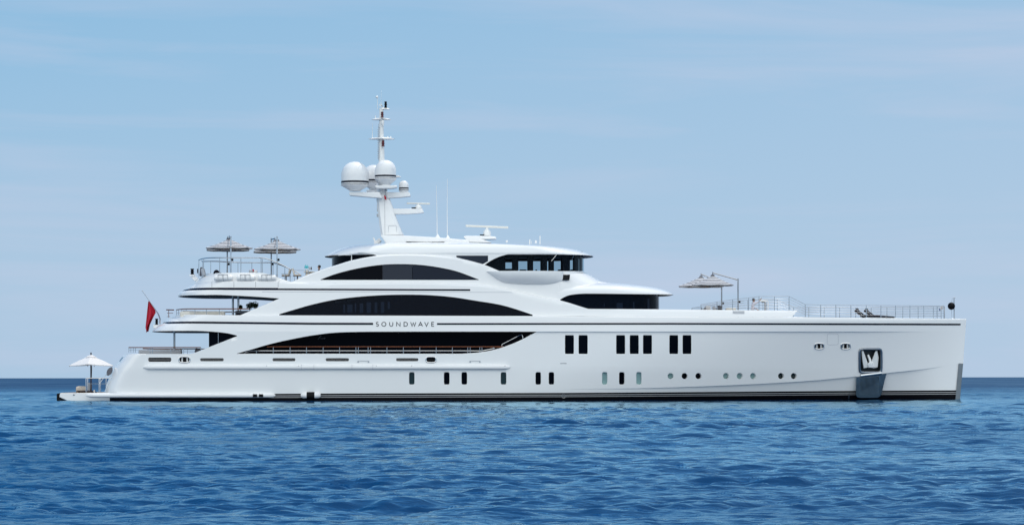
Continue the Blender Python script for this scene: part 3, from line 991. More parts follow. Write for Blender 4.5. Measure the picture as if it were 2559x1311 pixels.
def stroke_text(mb, items, ytop, ybase, w, b, off=0.008):
    kk = 0
    for ch, x0, x1 in items:
        for poly in glyph[ch]:
            kk += 1
            pts = [Vector((lerp(x0 + w / 2, x1 - w / 2, u), lerp(ybase - w / 2, ytop + w / 2, v))) for u, v in poly]
            lft, rgt = [], []
            closed = (pts[0] - pts[-1]).length < 0.05
            for i, p in enumerate(pts):
                a = pts[i - 1] if i > 0 else (pts[-2] if closed else p)
                c = pts[i + 1] if i < len(pts) - 1 else (pts[1] if closed else p)
                d0 = (p - a).normalized() if (p - a).length > 1e-6 else (c - p).normalized()
                d1 = (c - p).normalized() if (c - p).length > 1e-6 else d0
                n0 = Vector((-d0.y, d0.x)); n1 = Vector((-d1.y, d1.x))
                nn = n0 + n1
                nn = nn.normalized() if nn.length > 1e-3 else n0
                s = min(2.2, 1 / max(0.35, nn.dot(n0)))
                lft.append(p + nn * w / 2 * s); rgt.append(p - nn * w / 2 * s)
            f = lambda q: (lambda r: (r.x, r.y - off - 0.0012 * kk, r.z))(on(q.x, q.y, b))
            mb.grid([[f(q) for q in lft], [f(q) for q in rgt]])
for it in [('S', 938.6, 947.4), ('O', 953.2, 965.4), ('U', 972.8, 982.6), ('N', 990.2, 1000.8), ('D', 1008.8, 1019.2),
           ('W', 1025.4, 1040.2), ('A', 1045, 1056.8), ('V', 1060.2, 1071.4), ('E', 1078, 1085.6)]:
    nm = MB(); stroke_text(nm, [it], 803.6, 815.4, 1.75, b_rib)
    part("name_letter", nm, 'navy', smooth=0, weld=False)

# bulwark round the foredeck lounge
Z790 = zc(790.5)
def b_bul(X, Z):
    k = sm(xc(1465), xc(1640), X)
    return max(0.0, lerp(b_C(X, Z) + 0.004, b_rib(X, Z790) - 0.07 - 0.40 * max(0, Z - Z790), k))
bw = MB()
shell(bw, b_bul, 1462, lin((770, 1994), (776, 1992), (792, 1979)), lin((1460, 771), (1680, 772.5), (1992, 775.6)), lambda px: rib_top(px) - 0.3,
      nx=48, ny=5, top_r=0.05, top_in=0.35)
e0 = on(1992, 775.6, b_bul); e1 = on(1979, 791, b_bul)
bw.add([tuple(e0), tuple(e1), (e1.x, e1.y + 0.45, e1.z), (e0.x, e0.y + 0.45, e0.z)], [(0, 1, 2, 3)])
bul = pair("bulwark", bw, 'white')
lv = MB()
for i in range(5):
    shell(lv, lambda X, Z: b_bul(X, Z) + 0.012, 1831, 1860.5, 776.6 + i * 1.5, 777.5 + i * 1.5, nx=2, ny=1)
apart("vent_louvre", lv, 'grey_light', bul)

# ------------------------------------------------------------------ sun deck edge and upper side
aft_sun = lin((700, 490), (702, 488), (711, 476), (719, 464.5), (727, 452), (733, 446.5), (746, 452))
R2b = curve((440, 733.5), (480, 734.2), (575, 737.5), (640, 741), (698, 745.2))
side = MB(); und2 = MB()
bo, tp = shell(side, b_C, 550, 698, 702, R2b, nx=14, ny=7, aft=(aft_sun, 3.2, 2.3), top_r=0.06, top_in=0.5, bot_in=0.06, nc=18)
cross(und2, bo, 0.015)
dk2 = MB(); cross(dk2, tp, -0.02, inset=0.2)
shell(side, b_C, 601, 698, lin((601, 786.6), (698, 745.2)), 788.2, nx=12, ny=6, top_r=0.03, top_in=0.25)
bo, tp = shell(side, b_C, 698, 1331, lip2, win2, nx=80, ny=7, top_r=0.17, top_in=0.5, bot_in=0.10)
cross(dk2, tp, -0.03)
bo, tp = shell(side, b_C, 1331, 1472, lip2, lambda px: min(789.5, max(lip2(px) + 1, 789.5)), nx=20, ny=6, top_r=0.17, top_in=0.5)
side.mirror(); part("upper_side", side, 'white', smooth=40)
part("sun_deck", dk2, 'deck'); part("upper_deck_ceiling", und2, 'soffit')
stripe("cove_stripe", b_C, 550, 695, lin((465, 719.5), (560, 721.2), (695, 721.8)), 5.6, aft=(aft_sun, 3.2, 2.3), nc=18)
stripe("cove_stripe", b_C, 695, 1175, lin((695, 722.4), (1175, 724.2)), 4.2)
sl = MB()
overlay(sl, b_C, 655, 1280, lin((655, 728.3), (1280, 729.6)), lin((655, 729.2), (1280, 730.5)), 0.004, ny=1)
part("panel_seam", sl, 'grey_light')
fd = MB()
for px in (529.5, 584.5, 639, 695):
    overlay(fd, b_C, px - 0.35, px + 0.35, 703.5, 717.5, 0.004, nx=1, ny=2)
apart("locker_seam", fd, 'grey_cloth')

# upper saloon glazing with dark pillars behind it
def b_g(X, Z): return b_C(X, Z) - 0.09
g = MB()
shell(g, b_g, 689, 1334, lambda px: win2(px) - 2, 788, nx=70, ny=4)
pair("upper_saloon_window", g, 'glass_saloon')
def liner(mb, b, x0, x1, yt, yb, rects):
    cur = x0
    for a, c, t, u in rects:
        shell(mb, b, cur, a, yt, yb, ny=2)
        shell(mb, b, a, c, yt, t, ny=1, nx=2)
        shell(mb, b, a, c, u, yb, ny=1, nx=2)
        cur = c
    shell(mb, b, cur, x1, yt, yb, ny=2)
lp = MB()
liner(lp, lambda X, Z: b_C(X, Z) - 0.35, 689, 1334, lambda px: win2(px) - 3, 789,
      [(838, 862, 752, 781), (868, 890, 749, 780), (899, 927, 746, 781), (936, 960, 745, 781), (969, 976.5, 745, 771)])
pair("saloon_pillar", lp, 'void', smooth=0)
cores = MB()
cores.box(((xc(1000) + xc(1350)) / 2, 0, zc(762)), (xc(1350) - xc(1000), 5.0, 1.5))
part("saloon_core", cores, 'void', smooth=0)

# sun deck coaming, arch and its windows
aft_co = lin((680, 515), (685, 508), (690, 500), (702, 489), (706, 487))
def b_co(X, Z): return 4.42 - 0.12 * (Z - zc(702))
co = MB()
bo, tp = shell(co, b_co, 600, 727, lin((640, 681), (656, 681.5), (681, 686.5), (705, 697.5), (727, 703.6)), 704, nx=16, ny=5,
               aft=(aft_co, 2.9, 2.3), top_r=0.05, top_in=0.25, nc=16)
railbase_sun = tp
co.mirror(); part("sun_deck_coaming", co, 'white')

arch = MB()
shell(arch, b_D, 728, 801, lip1, lambda px: lip2(px) + 1.5, nx=14, ny=6, top_r=0.16, top_in=0.35)
shell(arch, b_D, 801, 1196, 699.2, lambda px: lip2(px) + 1.5, nx=44, ny=3)
shell(arch, b_D, 801, 1196, lip1, win1, nx=60, ny=6, top_r=0.16, top_in=0.5, bot_in=0.10)
shell(arch, b_D, 1196, 1400, lambda px: lip1(px) if px < 1249 else 677.0, lambda px: lip2(px) + 1.5, nx=30, ny=8, top_r=0.08, top_in=0.5)
pair("sun_deck_arch", arch, 'white', smooth=40)
for a, b_, mm in ((799, 954, 'glass_black'), (955, 1030, 'glass_mid'), (1031, 1198, 'glass_grey')):
    g = MB(); shell(g, lambda X, Z: b_D(X, Z) - 0.08, a, b_, lambda px: win1(px) - 2, 700.5, nx=24, ny=4)
    part("arch_window", g, mm)
mu = MB()
p0 = on(954.5, 699, b_D); p1 = on(954.5, 663, b_D)
mu.tube([(p0.x, p0.y + 0.06, p0.z), (p1.x, p1.y + 0.06, p1.z)], 0.03, n=6)
part("window_mullion", mu, 'black')
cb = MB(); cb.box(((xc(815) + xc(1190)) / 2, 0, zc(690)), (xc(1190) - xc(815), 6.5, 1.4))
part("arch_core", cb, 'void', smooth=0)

# hardtop: crowned roof with overhangs fore and aft
roofB = by_py([(637, 4.08), (633, 4.20), (624, 4.14), (615, 4.03), (609.5, 3.78), (606, 3.35), (603, 2.3)])
rf = MB(); uf = MB()
aft_rf = lin((602, 975), (604, 955), (606, 917), (611, 866), (617, 846), (623, 831), (630, 818), (634, 811.5), (638, 813))
fwd_rf = lin((602, 1090), (604.5, 1190), (607, 1262), (610, 1354), (613, 1395), (616, 1425), (622, 1452), (628, 1468), (632, 1477), (636, 1483.5), (638, 1483))
bo, tp = shell(rf, lambda X, Z: roofB(Z), 900, 1300, 603, 635.5, nx=40, frs=[0, .05, .12, .22, .34, .46, .58, .68, .77, .85, .92, 1.0],
               aft=(aft_rf, 4.2, 2.1), fwd=(fwd_rf, 3.2, 2.2), nc=20)
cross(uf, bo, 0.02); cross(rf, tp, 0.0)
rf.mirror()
part("hardtop", rf, 'white', smooth=50); part("hardtop_underside", uf, 'soffit')
hw_ = MB()
hwb = curve((866, 631.2), (880, 631.0), (917, 632.5), (945, 638.4))
hwf = curve((1209, 662.5), (1232, 648), (1261, 637), (1296, 631.8), (1330, 630.5))
def hw_bot(px):
    if px < 945: return hwb(px)
    if px > 1209: return hwf(px)
    return lip1(px) + 2
shell(hw_, lambda X, Z: 4.17, 872, 945, 629.5, hw_bot, nx=10, ny=3, bot_in=0.3)
shell(hw_, lambda X, Z: 4.17, 945, 1209, 629.5, hw_bot, nx=30, ny=4)
shell(hw_, lambda X, Z: 4.17, 1209, 1328, 629.5, hw_bot, nx=20, ny=3, bot_in=0.3)
pair("hardtop_wall", hw_, 'white')
sw = MB()
tri_top = const(638.3)
tri_bot = lin((1140.5, 642.5), (1206, 660.2), (1219.6, 652.3))
shell(sw, lambda X, Z: 4.178, 1140.5, 1219.6, tri_top, tri_bot, nx=16, ny=2)
part("wedge_window", sw, 'glass_mid')
# aft end of the sky lounge: dark curved glass with a white door frame
ag = MB()
shell(ag, lambda X, Z: 3.75, 900, 955, 631, 672, nx=6, ny=3, aft=(const(829.5), 2.6, 2.2), nc=16)
ag.mirror(); part("sky_lounge_glass", ag, 'glass_black')
wf = MB()
wf.tube([P(878.5, 660, -3.80), P(878.5, 637, -3.80), P(860, 636.3, -3.80), P(845, 637.5, -3.55)], 0.035, n=6)
part("lounge_door_frame", wf, 'white_matt')

# ------------------------------------------------------------------ wheelhouse
wx1 = xc(1375, -4)
b_wh = nosed(3.92, wx1, P(1459.5, 655, 0).x, 2.1)
wg = MB(); shell(wg, b_wh, 1204, 1459.4, 629, 682, nx=60, ny=3, stem=const(1459.4))
wg.mirror(); part("wheelhouse_window", wg, 'glass_clear')
lp = MB()
b_wl = lambda X, Z: max(0.0, b_wh(X, Z) - 0.12)
liner(lp, b_wl, 1202, 1456, 628, 683,
      [(1262.5, 1279, 644, 671), (1295.5, 1319, 641, 677), (1332.5, 1353, 641, 677), (1367.5, 1373.5, 641, 677), (1384.5, 1405.5, 641, 677),
       (1424.5, 1435.5, 641, 677), (1446.5, 1450.5, 640, 679)])
lp.mirror(); part("wheelhouse_pillar", lp, 'wheel', smooth=0)
fl = MB(); fl.box(((xc(1202) + xc(1440)) / 2, 0, zc(679)), (xc(1440) - xc(1202), 6.0, 0.06))
part("wheelhouse_floor", fl, 'void', smooth=0)
cs = MB()
for px, w in ((1307, 0.5), (1340, 0.12), (1399, 0.3), (1432, 0.4)):
    p = P(px, 676, -1.0); cs.box((p.x, p.y, p.z - 0.04), (w, 0.8, 0.22))
apart("wheelhouse_console", cs, 'dark_cloth', bevel=0.05)
wp = MB()
for (x0, y0, x1, y1) in ((1392, 634.5, 1378, 652), (1434, 635.5, 1429, 648)):
    a = on(x0, y0, b_wh); c = on(x1, y1, b_wh)
    wp.tube([(a.x, a.y - 0.10, a.z), (c.x, c.y - 0.10, c.z)], 0.022, n=6)
a = P(1457.5, 641, -0.6); c = P(1452.5, 656, -1.6); wp.tube([a, c], 0.02, n=6)
apart("window_wiper", wp, 'steel')
# coaming below the wheelhouse front
nz_co = nose_z([(1459, 676), (1467, 682), (1505, 704.5), (1512, 708), (1530, 726)])
Bco = by_py([(676, 4.36), (690, 4.46), (708, 4.52), (726, 4.56)])
b_cg = nosed(Bco, xc(1385), nz_co, 2.1)
cg = MB()
npx = lin((676, 1459), (682, 1467), (704.5, 1505), (708, 1512), (726, 1530))
bo, tp = shell(cg, b_cg, 1395, 1480, 677, 725, nx=40, ny=10, stem=npx, top_r=0.05, top_in=0.5)
cg.mirror(); part("wheelhouse_coaming", cg, 'white', smooth=50)
wbot = curve((1216, 679), (1237, 694), (1258, 705.5), (1289, 709.3), (1330, 710.8), (1366, 710.5), (1383, 708), (1396, 704.5), (1408, 700))
bwng = MB(); rows = []
NT = 14
for j in range(NT + 1):
    t = j / NT; row = []
    for i in range(45):
        px = lerp(1216, 1408, i / 44); py = lerp(677.2, wbot(px), t)
        q = on(px, py, b_D)
        s = max(0.0, math.sin(math.pi * i / 44)) ** 0.55
        row.append((q.x, q.y - 0.62 * s * (1 - t ** 2.0) ** 0.8 - 0.004, q.z))
    rows.append(row)
rows.insert(0, [(p[0], p[1] + 0.12, p[2] + 0.0) for p in rows[0]])
rows.insert(0, [(p[0], -4.2, p[2] - 0.02) for p in rows[0]])
bwng.grid(rows); pair("bridge_wing", bwng, 'white', smooth=50)
hs = MB()
shell(hs, lambda X, Z: b_D(X, Z) + 0.03, lin((685, 1405), (689, 1402), (697, 1402), (701, 1405)), lin((686, 1425), (700, 1422.5)), 686, 700, nx=4, ny=6)
part("wing_recess", hs, 'void')

# upper deck front: brow roof over the forward saloon
nzb = nose_z([(1683.5, 736.3), (1676, 731), (1658, 724), (1637, 719), (1600, 713.8), (1566, 710), (1520, 706), (1490, 703)])
Bb = by_py([(750, 4.585), (736, 4.567), (728, 4.55), (721, 4.48), (714, 4.15), (708, 3.4), (704, 2.5)])
b_br = nosed(Bb, xc(1490), nzb, 2.1)
brw = MB(); ub = MB()
brb = curve((1394, 750.5), (1399, 748), (1418, 738.5), (1448, 733.8), (1480, 733.2), (1560, 734), (1647, 735.3), (1684, 736.5))
npb = lin((703, 1490), (706, 1520), (710, 1566), (713.8, 1600), (719, 1637), (724, 1658), (731, 1676), (736.3, 1683.5), (751, 1683.5))
bo, tp = shell(brw, b_br, 1394, 1683, 704.2, brb, nx=70, frs=[0, .1, .2, .32, .44, .55, .66, .76, .85, .93, 1.0], stem=npb, bot_in=0.05)
cross(ub, bo, 0.02); cross(brw, tp, 0.0)
brw.mirror(); part("brow_roof", brw, 'white', smooth=50); part("brow_underside", ub, 'soffit')
b_fs = nosed(4.25, xc(1490, -4.2), P(1647.5, 752, 0).x, 2.3)
fg = MB(); shell(fg, b_fs, 1392, 1647.4, 732, 775, nx=60, ny=3, stem=const(1647.4))
fg.mirror(); part("forward_saloon_window", fg, 'glass_saloon')
lp = MB()
liner(lp, lambda X, Z: max(0.0, b_fs(X, Z) - 0.12), 1390, 1645, 731, 776,
      [(1509, 1521, 750, 766), (1541, 1567, 749, 771), (1582, 1596, 748, 771), (1618, 1631, 741, 771)])
lp.mirror(); part("forward_saloon_pillar", lp, 'void', smooth=0)
# main saloon house behind the side decks
sal = MB()
sal.box(((xc(521) + xc(1352)) / 2, 0, (zc(824) + zc(918)) / 2), (xc(1352) - xc(521), 7.2, zc(824) - zc(918)))
part("main_saloon", sal, 'glass_black', smooth=0)
pn = MB()
for px in (545.5,):
    pn.tube([P(px, 884, -4.9), P(px, 831, -4.9)], 0.02, n=6)
part("screen_post", pn, 'steel')
sg = MB()
p0 = P(521, 0, -4.9).x; p1 = P(590, 0, -4.9).x
sg.box(((p0 + p1) / 2, -4.85, (zc(826) + zc(884)) / 2), (p1 - p0, 0.02, zc(826) - zc(884)))
part("aft_wind_screen", sg, 'glass_black', smooth=0)
mdk = MB()
mdk.add([(xc(330), -4.9, zc(914)), (xc(1345), -4.9, zc(914)), (xc(1345), 4.9, zc(914)), (xc(330), 4.9, zc(914))], [(0, 1, 2, 3)])
part("main_deck", mdk, 'deck', smooth=0)
# main deck aft: pale furniture wall and pillars
for px, y0, y1, Y in ((435.5, 822, 880, -3.2), (582, 736, 800, -2.4), (595.5, 736, 800, -3.0)):
    m_ = MB(); m_.tube([P(px, y1, Y), P(px, y0, Y)], 0.075, n=14)
    part("pillar", m_, 'steel_brushed')

# ------------------------------------------------------------------ railings
def railing(name, base, top, posts, mids=(), hand='steel', rh=0.028, rp=0.020, rm=0.012, both=True):
    """handrail over posts; base/top are matching 3D polylines, posts are indices"""
    for s in ((1, -1) if both else (1,)):
        B_ = [Vector((p[0], p[1] * s, p[2])) for p in base]; T_ = [Vector((p[0], p[1] * s, p[2])) for p in top]
        q = MB(); q.tube(T_, rh, n=8)
        rail = part(name, q, hand, smooth=60)
        for f in mids:
            q = MB(); q.tube([a.lerp(b, f) for a, b in zip(B_, T_)], rm, n=6); q.build("guard_wire", M['steel_brushed' if rm < 0.012 else 'steel'], rail)
        for i in posts:
            q = MB(); q.tube([B_[i], T_[i]], rp, n=6)
            q.build("stanchion", M['steel'], rail)
    return rail
def px_line(pts, Yf, n=1):
    return [P(x, y, Yf(x, y)) for x, y in pts]
# side deck rail (brown cap)
xs = [667, 683, 725, 766, 807.5, 848.5, 889.5, 895.5, 920, 926, 967, 1008, 1049, 1090, 1130.5, 1169, 1175, 1199, 1204.5, 1234, 1258]
b0 = lambda x: rec_bot(x) if x > 1154 else 884.2
base = [P(x, b0(x) + 0.5, -4.95) for x in xs]; top = [P(x, 865.8, -4.95) for x in xs]
railing("side_deck_railing", base, top, list(range(1, len(xs) - 1)), (), 'teak', rh=0.036, rp=0.024)
mr = MB()
mr.tube([P(612, 884, -4.93), P(612.5, 880, -4.93), P(626, 876, -4.93), P(1204, 876, -4.93), P(1236, 869.5, -4.93)], 0.028, n=8)
mr.tube([P(641, 884, -4.93), P(641, 876, -4.93)], 0.02, n=6)
mr.tube([P(1254, 868, -4.93), P(1254.5, 860, -4.93), P(1300, 836.5, -4.93), P(1304, 836, -4.93), P(1306, 840, -4.93), P(1307, 848, -4.93)], 0.024, n=8)
part("intermediate_rail", mr, 'steel')
# main deck aft rail
xs = [322, 327, 333, 338, 345, 375, 381, 427, 459, 502]
Yq = lambda x: -3.6 - 1.25 * sm(318, 352, x)
base = [P(x, 884 if x > 345 else 880, Yq(x)) for x in xs]; top = [P(x, 867.6, Yq(x)) for x in xs]
railing("aft_deck_railing", base, top, [0, 1, 2, 3, 5, 6, 7, 8, 9], (0.52,), 'teak', rh=0.034)
# upper deck aft rail, following the rounded stern
nb = [Vector(p) for p in railbase_up]
cap = nb[:19]
tops = [Vector((p.x, p.y, zc(770.5, p.y) - 0.10 * (1 - sm(0, 13, i)))) for i, p in enumerate(nb)]
base = nb[5:]; top = tops[5:]
xe = xc(630)
while base[-1].x < xe - 0.3:
    q = base[-1] + Vector((0.4, 0, 0)); base.append(q); top.append(Vector((q.x, q.y, zc(770.3))))
railing("upper_deck_railing", base, top, [0, 2, 4, 6, 9, 12, 16, 21], (0.45,), 'teak', rh=0.036)
ud = MB()
a = P(416, 773.5, -0.8); c = P(434, 774, -2.0)
ud.tube([a, c], 0.04, n=8); ud.tube([P(418, 782, -0.8), P(432, 782, -2.0)], 0.02, n=6)
ud.tube([P(421.5, 793, -1.0), P(421.5, 774, -1.0)], 0.02, n=6); ud.tube([P(417, 790.5, -1), P(425, 790.5, -1)], 0.015, n=6)
part("stern_gate", ud, 'teak')
# sun deck rail: high curved tube that drops to the arch
nb = [Vector(p) for p in railbase_sun]
base = nb[2:17]
xe = xc(648); 
while base[-1].x < xe:
    q = base[-1] + Vector((0.35, 0, 0)); base.append(q)
base = [Vector((p.x - 0.50 * (1 - sm(0, 10, i)), p.y, p.z - 0.2 * (1 - sm(0, 8, i)))) for i, p in enumerate(base)]
top = [Vector((p.x + 0.05 * (1 - sm(0, 6, i)), p.y, zc(643, p.y) - 0.16 * (1 - sm(0, 9, i)) ** 2)) for i, p in enumerate(base)]
npl = len(base)
railing("sun_deck_railing", base, top, [1, 4, 9, 14, npl - 8, npl - 1], (), 'steel', rh=0.034, rp=0.026)
sr = MB()
def stairrail(m, sgn):
    pts = [(648, 643), (662, 645), (678, 650), (695, 657), (712, 665), (727, 673.5)]
    v = [P(x, y, -4.3) for x, y in pts]
    v = [Vector((p.x, p.y * sgn, p.z)) for p in v]
    m.tube([top[-1] if sgn > 0 else Vector((top[-1].x, -top[-1].y, top[-1].z))] + v, 0.036, n=8)
stairrail(sr, 1); stairrail(sr, -1)
for x, y0, y1 in ((655.5, 644, 685), (711.5, 665, 700)):
    p = P(x, y0, -4.3); q = P(x, y1, -4.3)
    sr.tube([p, q], 0.024, n=6); sr.tube([(p.x, -p.y, p.z), (q.x, -q.y, q.z)], 0.024, n=6)
for x0, x1, y in ((728, 770, 675), (703, 727, 684)):
    sr.tube([P(x0, y, -4.1), P(x1, y, -4.1)], 0.018, n=6)
for x in (725, 770, 764):
    sr.tube([P(x, 704 if x == 725 else 686, -4.1), P(x, 675 if x != 725 else 684, -4.1)], 0.025, n=6)
apart("stair_handrail", sr, 'steel')
# foredeck guard rails: wires between posts
fx = [(1752, 760.5, 773.5), (1792, 754, 773.8), (1831, 748, 774), (1871, 744, 774.5), (1897, 740, 775), (1935.5, 740, 775.3), (1972, 740, 775.6),
      (2012.5, 760.3, 791.5), (2051, 761, 792), (2089, 761.2, 792.4), (2126.5, 761.7, 793), (2165, 762.2, 793.4), (2201.5, 762.6, 793.7),
      (2238, 763, 794), (2274, 763.3, 794.2), (2308.5, 763.6, 794.5), (2342, 764.2, 795), (2359, 764.6, 795)]
def Yfd(px, py): return min(-0.25, on(px, 792, b_rib).y + 0.30)
base = [P(x, c, Yfd(x, c)) for x, t, c in fx]; top = [P(x, t, Yfd(x, t)) for x, t, c in fx]
railing("foredeck_railing", base, top, list(range(len(fx))), (0.22, 0.42, 0.62, 0.82), 'steel_brushed', rh=0.014, rp=0.026, rm=0.011)

# ------------------------------------------------------------------ swim platform and transom
swp = MB()
def plat(px, py): return P(px, py, -4.55)
o_ = [(150, 981.5), (262, 980.5), (300, 980.5), (300, 1001), (170, 1001), (148, 991.5)]
near = [tuple(P(x, y, -4.55)) for x, y in o_]; far = [(p[0], -p[1], p[2]) for p in near]
swp.prism(near, far); pf = part("swim_platform", swp, 'white', bevel=0.04)
rbm = MB(); o_ = [(141.5, 983), (150.5, 981), (150.5, 990), (147, 992), (166, 1000.5), (146, 1003), (141.5, 1000)]
near = [tuple(P(x, y, -4.5)) for x, y in o_]; rbm.prism(near, [(p[0], -p[1], p[2]) for p in near])
part("platform_fender", rbm, 'rubber', pf, bevel=0.03)
tk = MB(); a = P(152, 981.2, -4.4); c = P(265, 980.3, -4.4)
tk.box(((a.x + c.x) / 2, 0, a.z + 0.012), (c.x - a.x, 8.7, 0.02)); part("platform_decking", tk, 'deck', pf, smooth=0)
fix = MB(); p = P(184.5, 985.5, -4.56); fix.sphere((p.x, p.y, p.z), 0.06, n=10); part("platform_light", fix, 'steel_brushed', pf)
hr = MB()
for (x0, x1, Y) in ((215, 237, -3.6), (219.5, 241, -2.6), (248, 255, -3.9)):
    hr.tube([P(x0, 982, Y), P(x0, 946, Y), P(x0 + 1.5, 944, Y), P(x1 + 10 - 1.5, 944, Y), P(x1 + 10, 946, Y), P(x1 + 10, 982, Y)], 0.026, n=7)
    hr.tube([P(x0, 958, Y), P(x1 + 10, 958, Y)], 0.018, n=6)
hr.tube([P(258, 944, -4.2), P(279, 944, -4.2), P(280, 948, -4.2), P(270, 958, -4.2), P(266, 970, -4.2), P(264.5, 982, -4.2)], 0.026, n=8)
hr.tube([P(248, 958, -4.1), P(262, 940, -4.0), P(268, 932, -4.0)], 0.018, n=6)
apart("platform_handrail", hr, 'steel', pf)
tw = MB()
tw.lathe([(0.0, -0.75), (0.10, -0.72), (0.26, -0.35), (0.30, 0.0), (0.24, 0.38), (0.08, 0.72), (0.0, 0.75)], n=18, sy=0.25)
tw.v = [(x * 0.62, y * 0.6, z * 0.45) for x, y, z in tw.v]
mt = Matrix.Translation(P(274, 927, -3.6)) @ Matrix.Rotation(R(28), 4, 'Y')
tw.v = [tuple(mt @ Vector(q)) for q in tw.v]
part("transom_light_cover", tw, 'grey_cloth')

# ------------------------------------------------------------------ roof gear, mast, radomes
gear = MB()
def flat(mb, outl, Yh, taper=1.0):
    n = [tuple(P(x, y, -Yh)) for x, y in outl]
    f = [tuple((lambda q: (q.x, -q.y, q.z))(P(x, y, -Yh))) for x, y in outl]
    mb.prism(n, f)
flat(gear, [(950, 586.8), (1010, 588.2), (1090, 592.5), (1168, 599), (1176, 612), (966, 612), (957, 597)], 1.9)
part("mast_plinth", gear, 'white', bevel=0.06)
g2 = MB(); flat(g2, [(1158, 590.5), (1165, 588.6), (1225, 589.3), (1240, 592), (1240, 596.5), (1207, 597.6), (1229, 606), (1168, 605), (1166, 600)], 0.75)
part("radar_plinth", g2, 'white', bevel=0.05)
g3 = MB(); p = P(944, 604, 0.8); g3.box((p.x, p.y, p.z), (0.5, 0.8, 0.25), ry=R(-35)); p = P(937, 602, 0.8); g3.box((p.x, p.y, p.z), (0.10, 0.6, 0.5), ry=R(-25))
part("roof_hatch", g3, 'white_matt', bevel=0.02)
ms = MB()
prof = [(588, 952, 1010, .62), (560, 948.5, 998, .56), (545, 946.5, 991.5, .53), (520, 943.8, 983.5, .48), (500, 941.5, 976, .44), (488, 941, 970, .40), (470, 945.5, 966, .34), (458, 947, 964, .30)]
rows = []
for py, xl, xr, w in prof:
    a = P(xl, py, 0); c = P(xr, py, 0); L_ = c.x - a.x; z = a.z; r = min(0.16, L_ * 0.3)
    rows.append([(a.x, -w * .55, z), (a.x + r, -w, z), (c.x - 2 * r, -w, z), (c.x - r * .5, -w * .7, z), (c.x, -w * .25, z), (c.x, w * .25, z), (c.x - r * .5, w * .7, z),
                 (c.x - 2 * r, w, z), (a.x + r, w, z), (a.x, w * .55, z)])
ms.grid(rows, close=True); ms.add(rows[-1], [tuple(range(10))])
mast = part("mast", ms, 'white', smooth=30)
mu_ = MB()
mu_.tube([P(953.5, 470, 0), P(954, 405, 0), P(953.5, 350, 0), P(953, 300, 0), P(953, 270, 0)], [0.25, 0.215, 0.17, 0.15, 0.14], n=16)
part("topmast", mu_, 'white_matt', mast)
def arm(name, outl, Yh, Y0=0.0, mtl='white', bev=0.05, par=None):
    m = MB()
    n = [tuple(P(x, y, Y0 - Yh)) for x, y in outl]
    f = [tuple((lambda q: (q.x, Y0 + Yh, q.z))(P(x, y, Y0 - Yh))) for x, y in outl]
    m.prism(n, f)
    return part(name, m, mtl, par or mast, bevel=bev)
arm("spreader", [(873, 479.5), (948, 480), (955, 494), (940, 494), (873, 488)], 0.42, -0.9)
arm("spreader", [(963, 480), (1023, 480), (1026.5, 490), (1000, 493), (968, 495)], 0.40, -0.1)
arm("spreader", [(978, 521), (1056, 521.5), (1059.5, 531.5), (1020, 534.5), (986, 535)], 0.36, 0)
arm("spreader", [(915, 474.5), (942, 474), (948, 482), (916, 478.5)], 0.45, 1.4)
arm("dome_shelf", [(935, 463), (992, 463), (992, 468.5), (975, 471), (940, 470.5)], 0.5, -0.9, bev=0.06)
arm("spreader", [(984, 438.5), (995, 438), (1003, 442.3), (985, 444)], 0.22, 0.2, bev=0.03)
for y, x0, x1, h in ((347.5, 920, 988, 5), (299, 928, 978, 4.5), (273, 946, 975, 4.5)):
    m = MB(); a = P(x0, y, 0); c = P(x1, y, 0); cx_ = (a.x + c.x) / 2; L_ = (c.x - a.x) / 2
    m.lathe([(0.001, -0.035), (L_ * .9, -0.03), (L_, 0.0), (L_ * .75, 0.06), (L_ * .3, 0.12), (0.001, 0.13)], c=(cx_, 0, a.z), n=24, sy=0.42)
    part("crosstree", m, 'white_matt', mast)
def lamp(px, y0, y1, r, Y, mtl, n=12):
    m = MB(); a = P(px, y1, Y); h = P(px, y0, Y).z - a.z
    m.lathe([(0.001, 0), (r * 1.15, 0), (r * 1.15, h * .08), (r * .85, h * .1), (r * .85, h * .42), (r * 1.1, h * .45), (r * 1.1, h * .52), (r * .85, h * .55), (r * .85, h * .88), (r * 1.2, h * .9), (r * .6, h * .98), (0.001, h)], c=a, n=n)
    return part("signal_lamp", m, mtl, mast)
lamp(963.8, 253.5, 269, 0.095, -0.05, 'black')
lamp(955.3, 279, 294, 0.10, -0.32, 'redlamp'); lamp(957.3, 350.5, 366, 0.11, -0.36, 'redlamp')
cm_ = MB(); p = P(956.5, 308, -0.3); cm_.lathe([(0.001, -0.17), (0.07, -0.15), (0.10, -0.05), (0.11, 0.1), (0.07, 0.2), (0.001, 0.22)], c=p, n=14)
part("mast_camera", cm_, 'white_matt', mast)
an = MB()
an.tube([P(943.5, 273, 0.1), P(943.3, 246, 0.1)], 0.018, n=6); p = P(942, 243, 0.1); an.lathe([(0.001, -0.1), (0.10, -0.03), (0.10, 0.03), (0.04, 0.09), (0.001, 0.1)], c=p, n=10)
an.tube([P(952.5, 268, 0.1), P(952.8, 225, 0.1)], 0.008, n=5)
an.tube([P(930.5, 346, 0.2), P(930.8, 308, 0.2)], [0.03, 0.010], n=6); an.tube([P(938.5, 297, 0.2), P(938, 289, 0.2)], 0.035, n=6)
an.box(P(952, 264, -0.1), (0.28, 0.05, 0.08), ry=R(30)); an.box(P(953.5, 262, -0.1), (0.05, 0.05, 0.3), ry=R(-20))
for px in (969, 976.5): an.lathe([(0.001, 0), (0.05, 0.02), (0.06, 0.10), (0.001, 0.16)], c=P(px, 346, -0.1), n=8)
apart("masthead_antenna", an, 'white_matt', mast)
ld2 = MB()
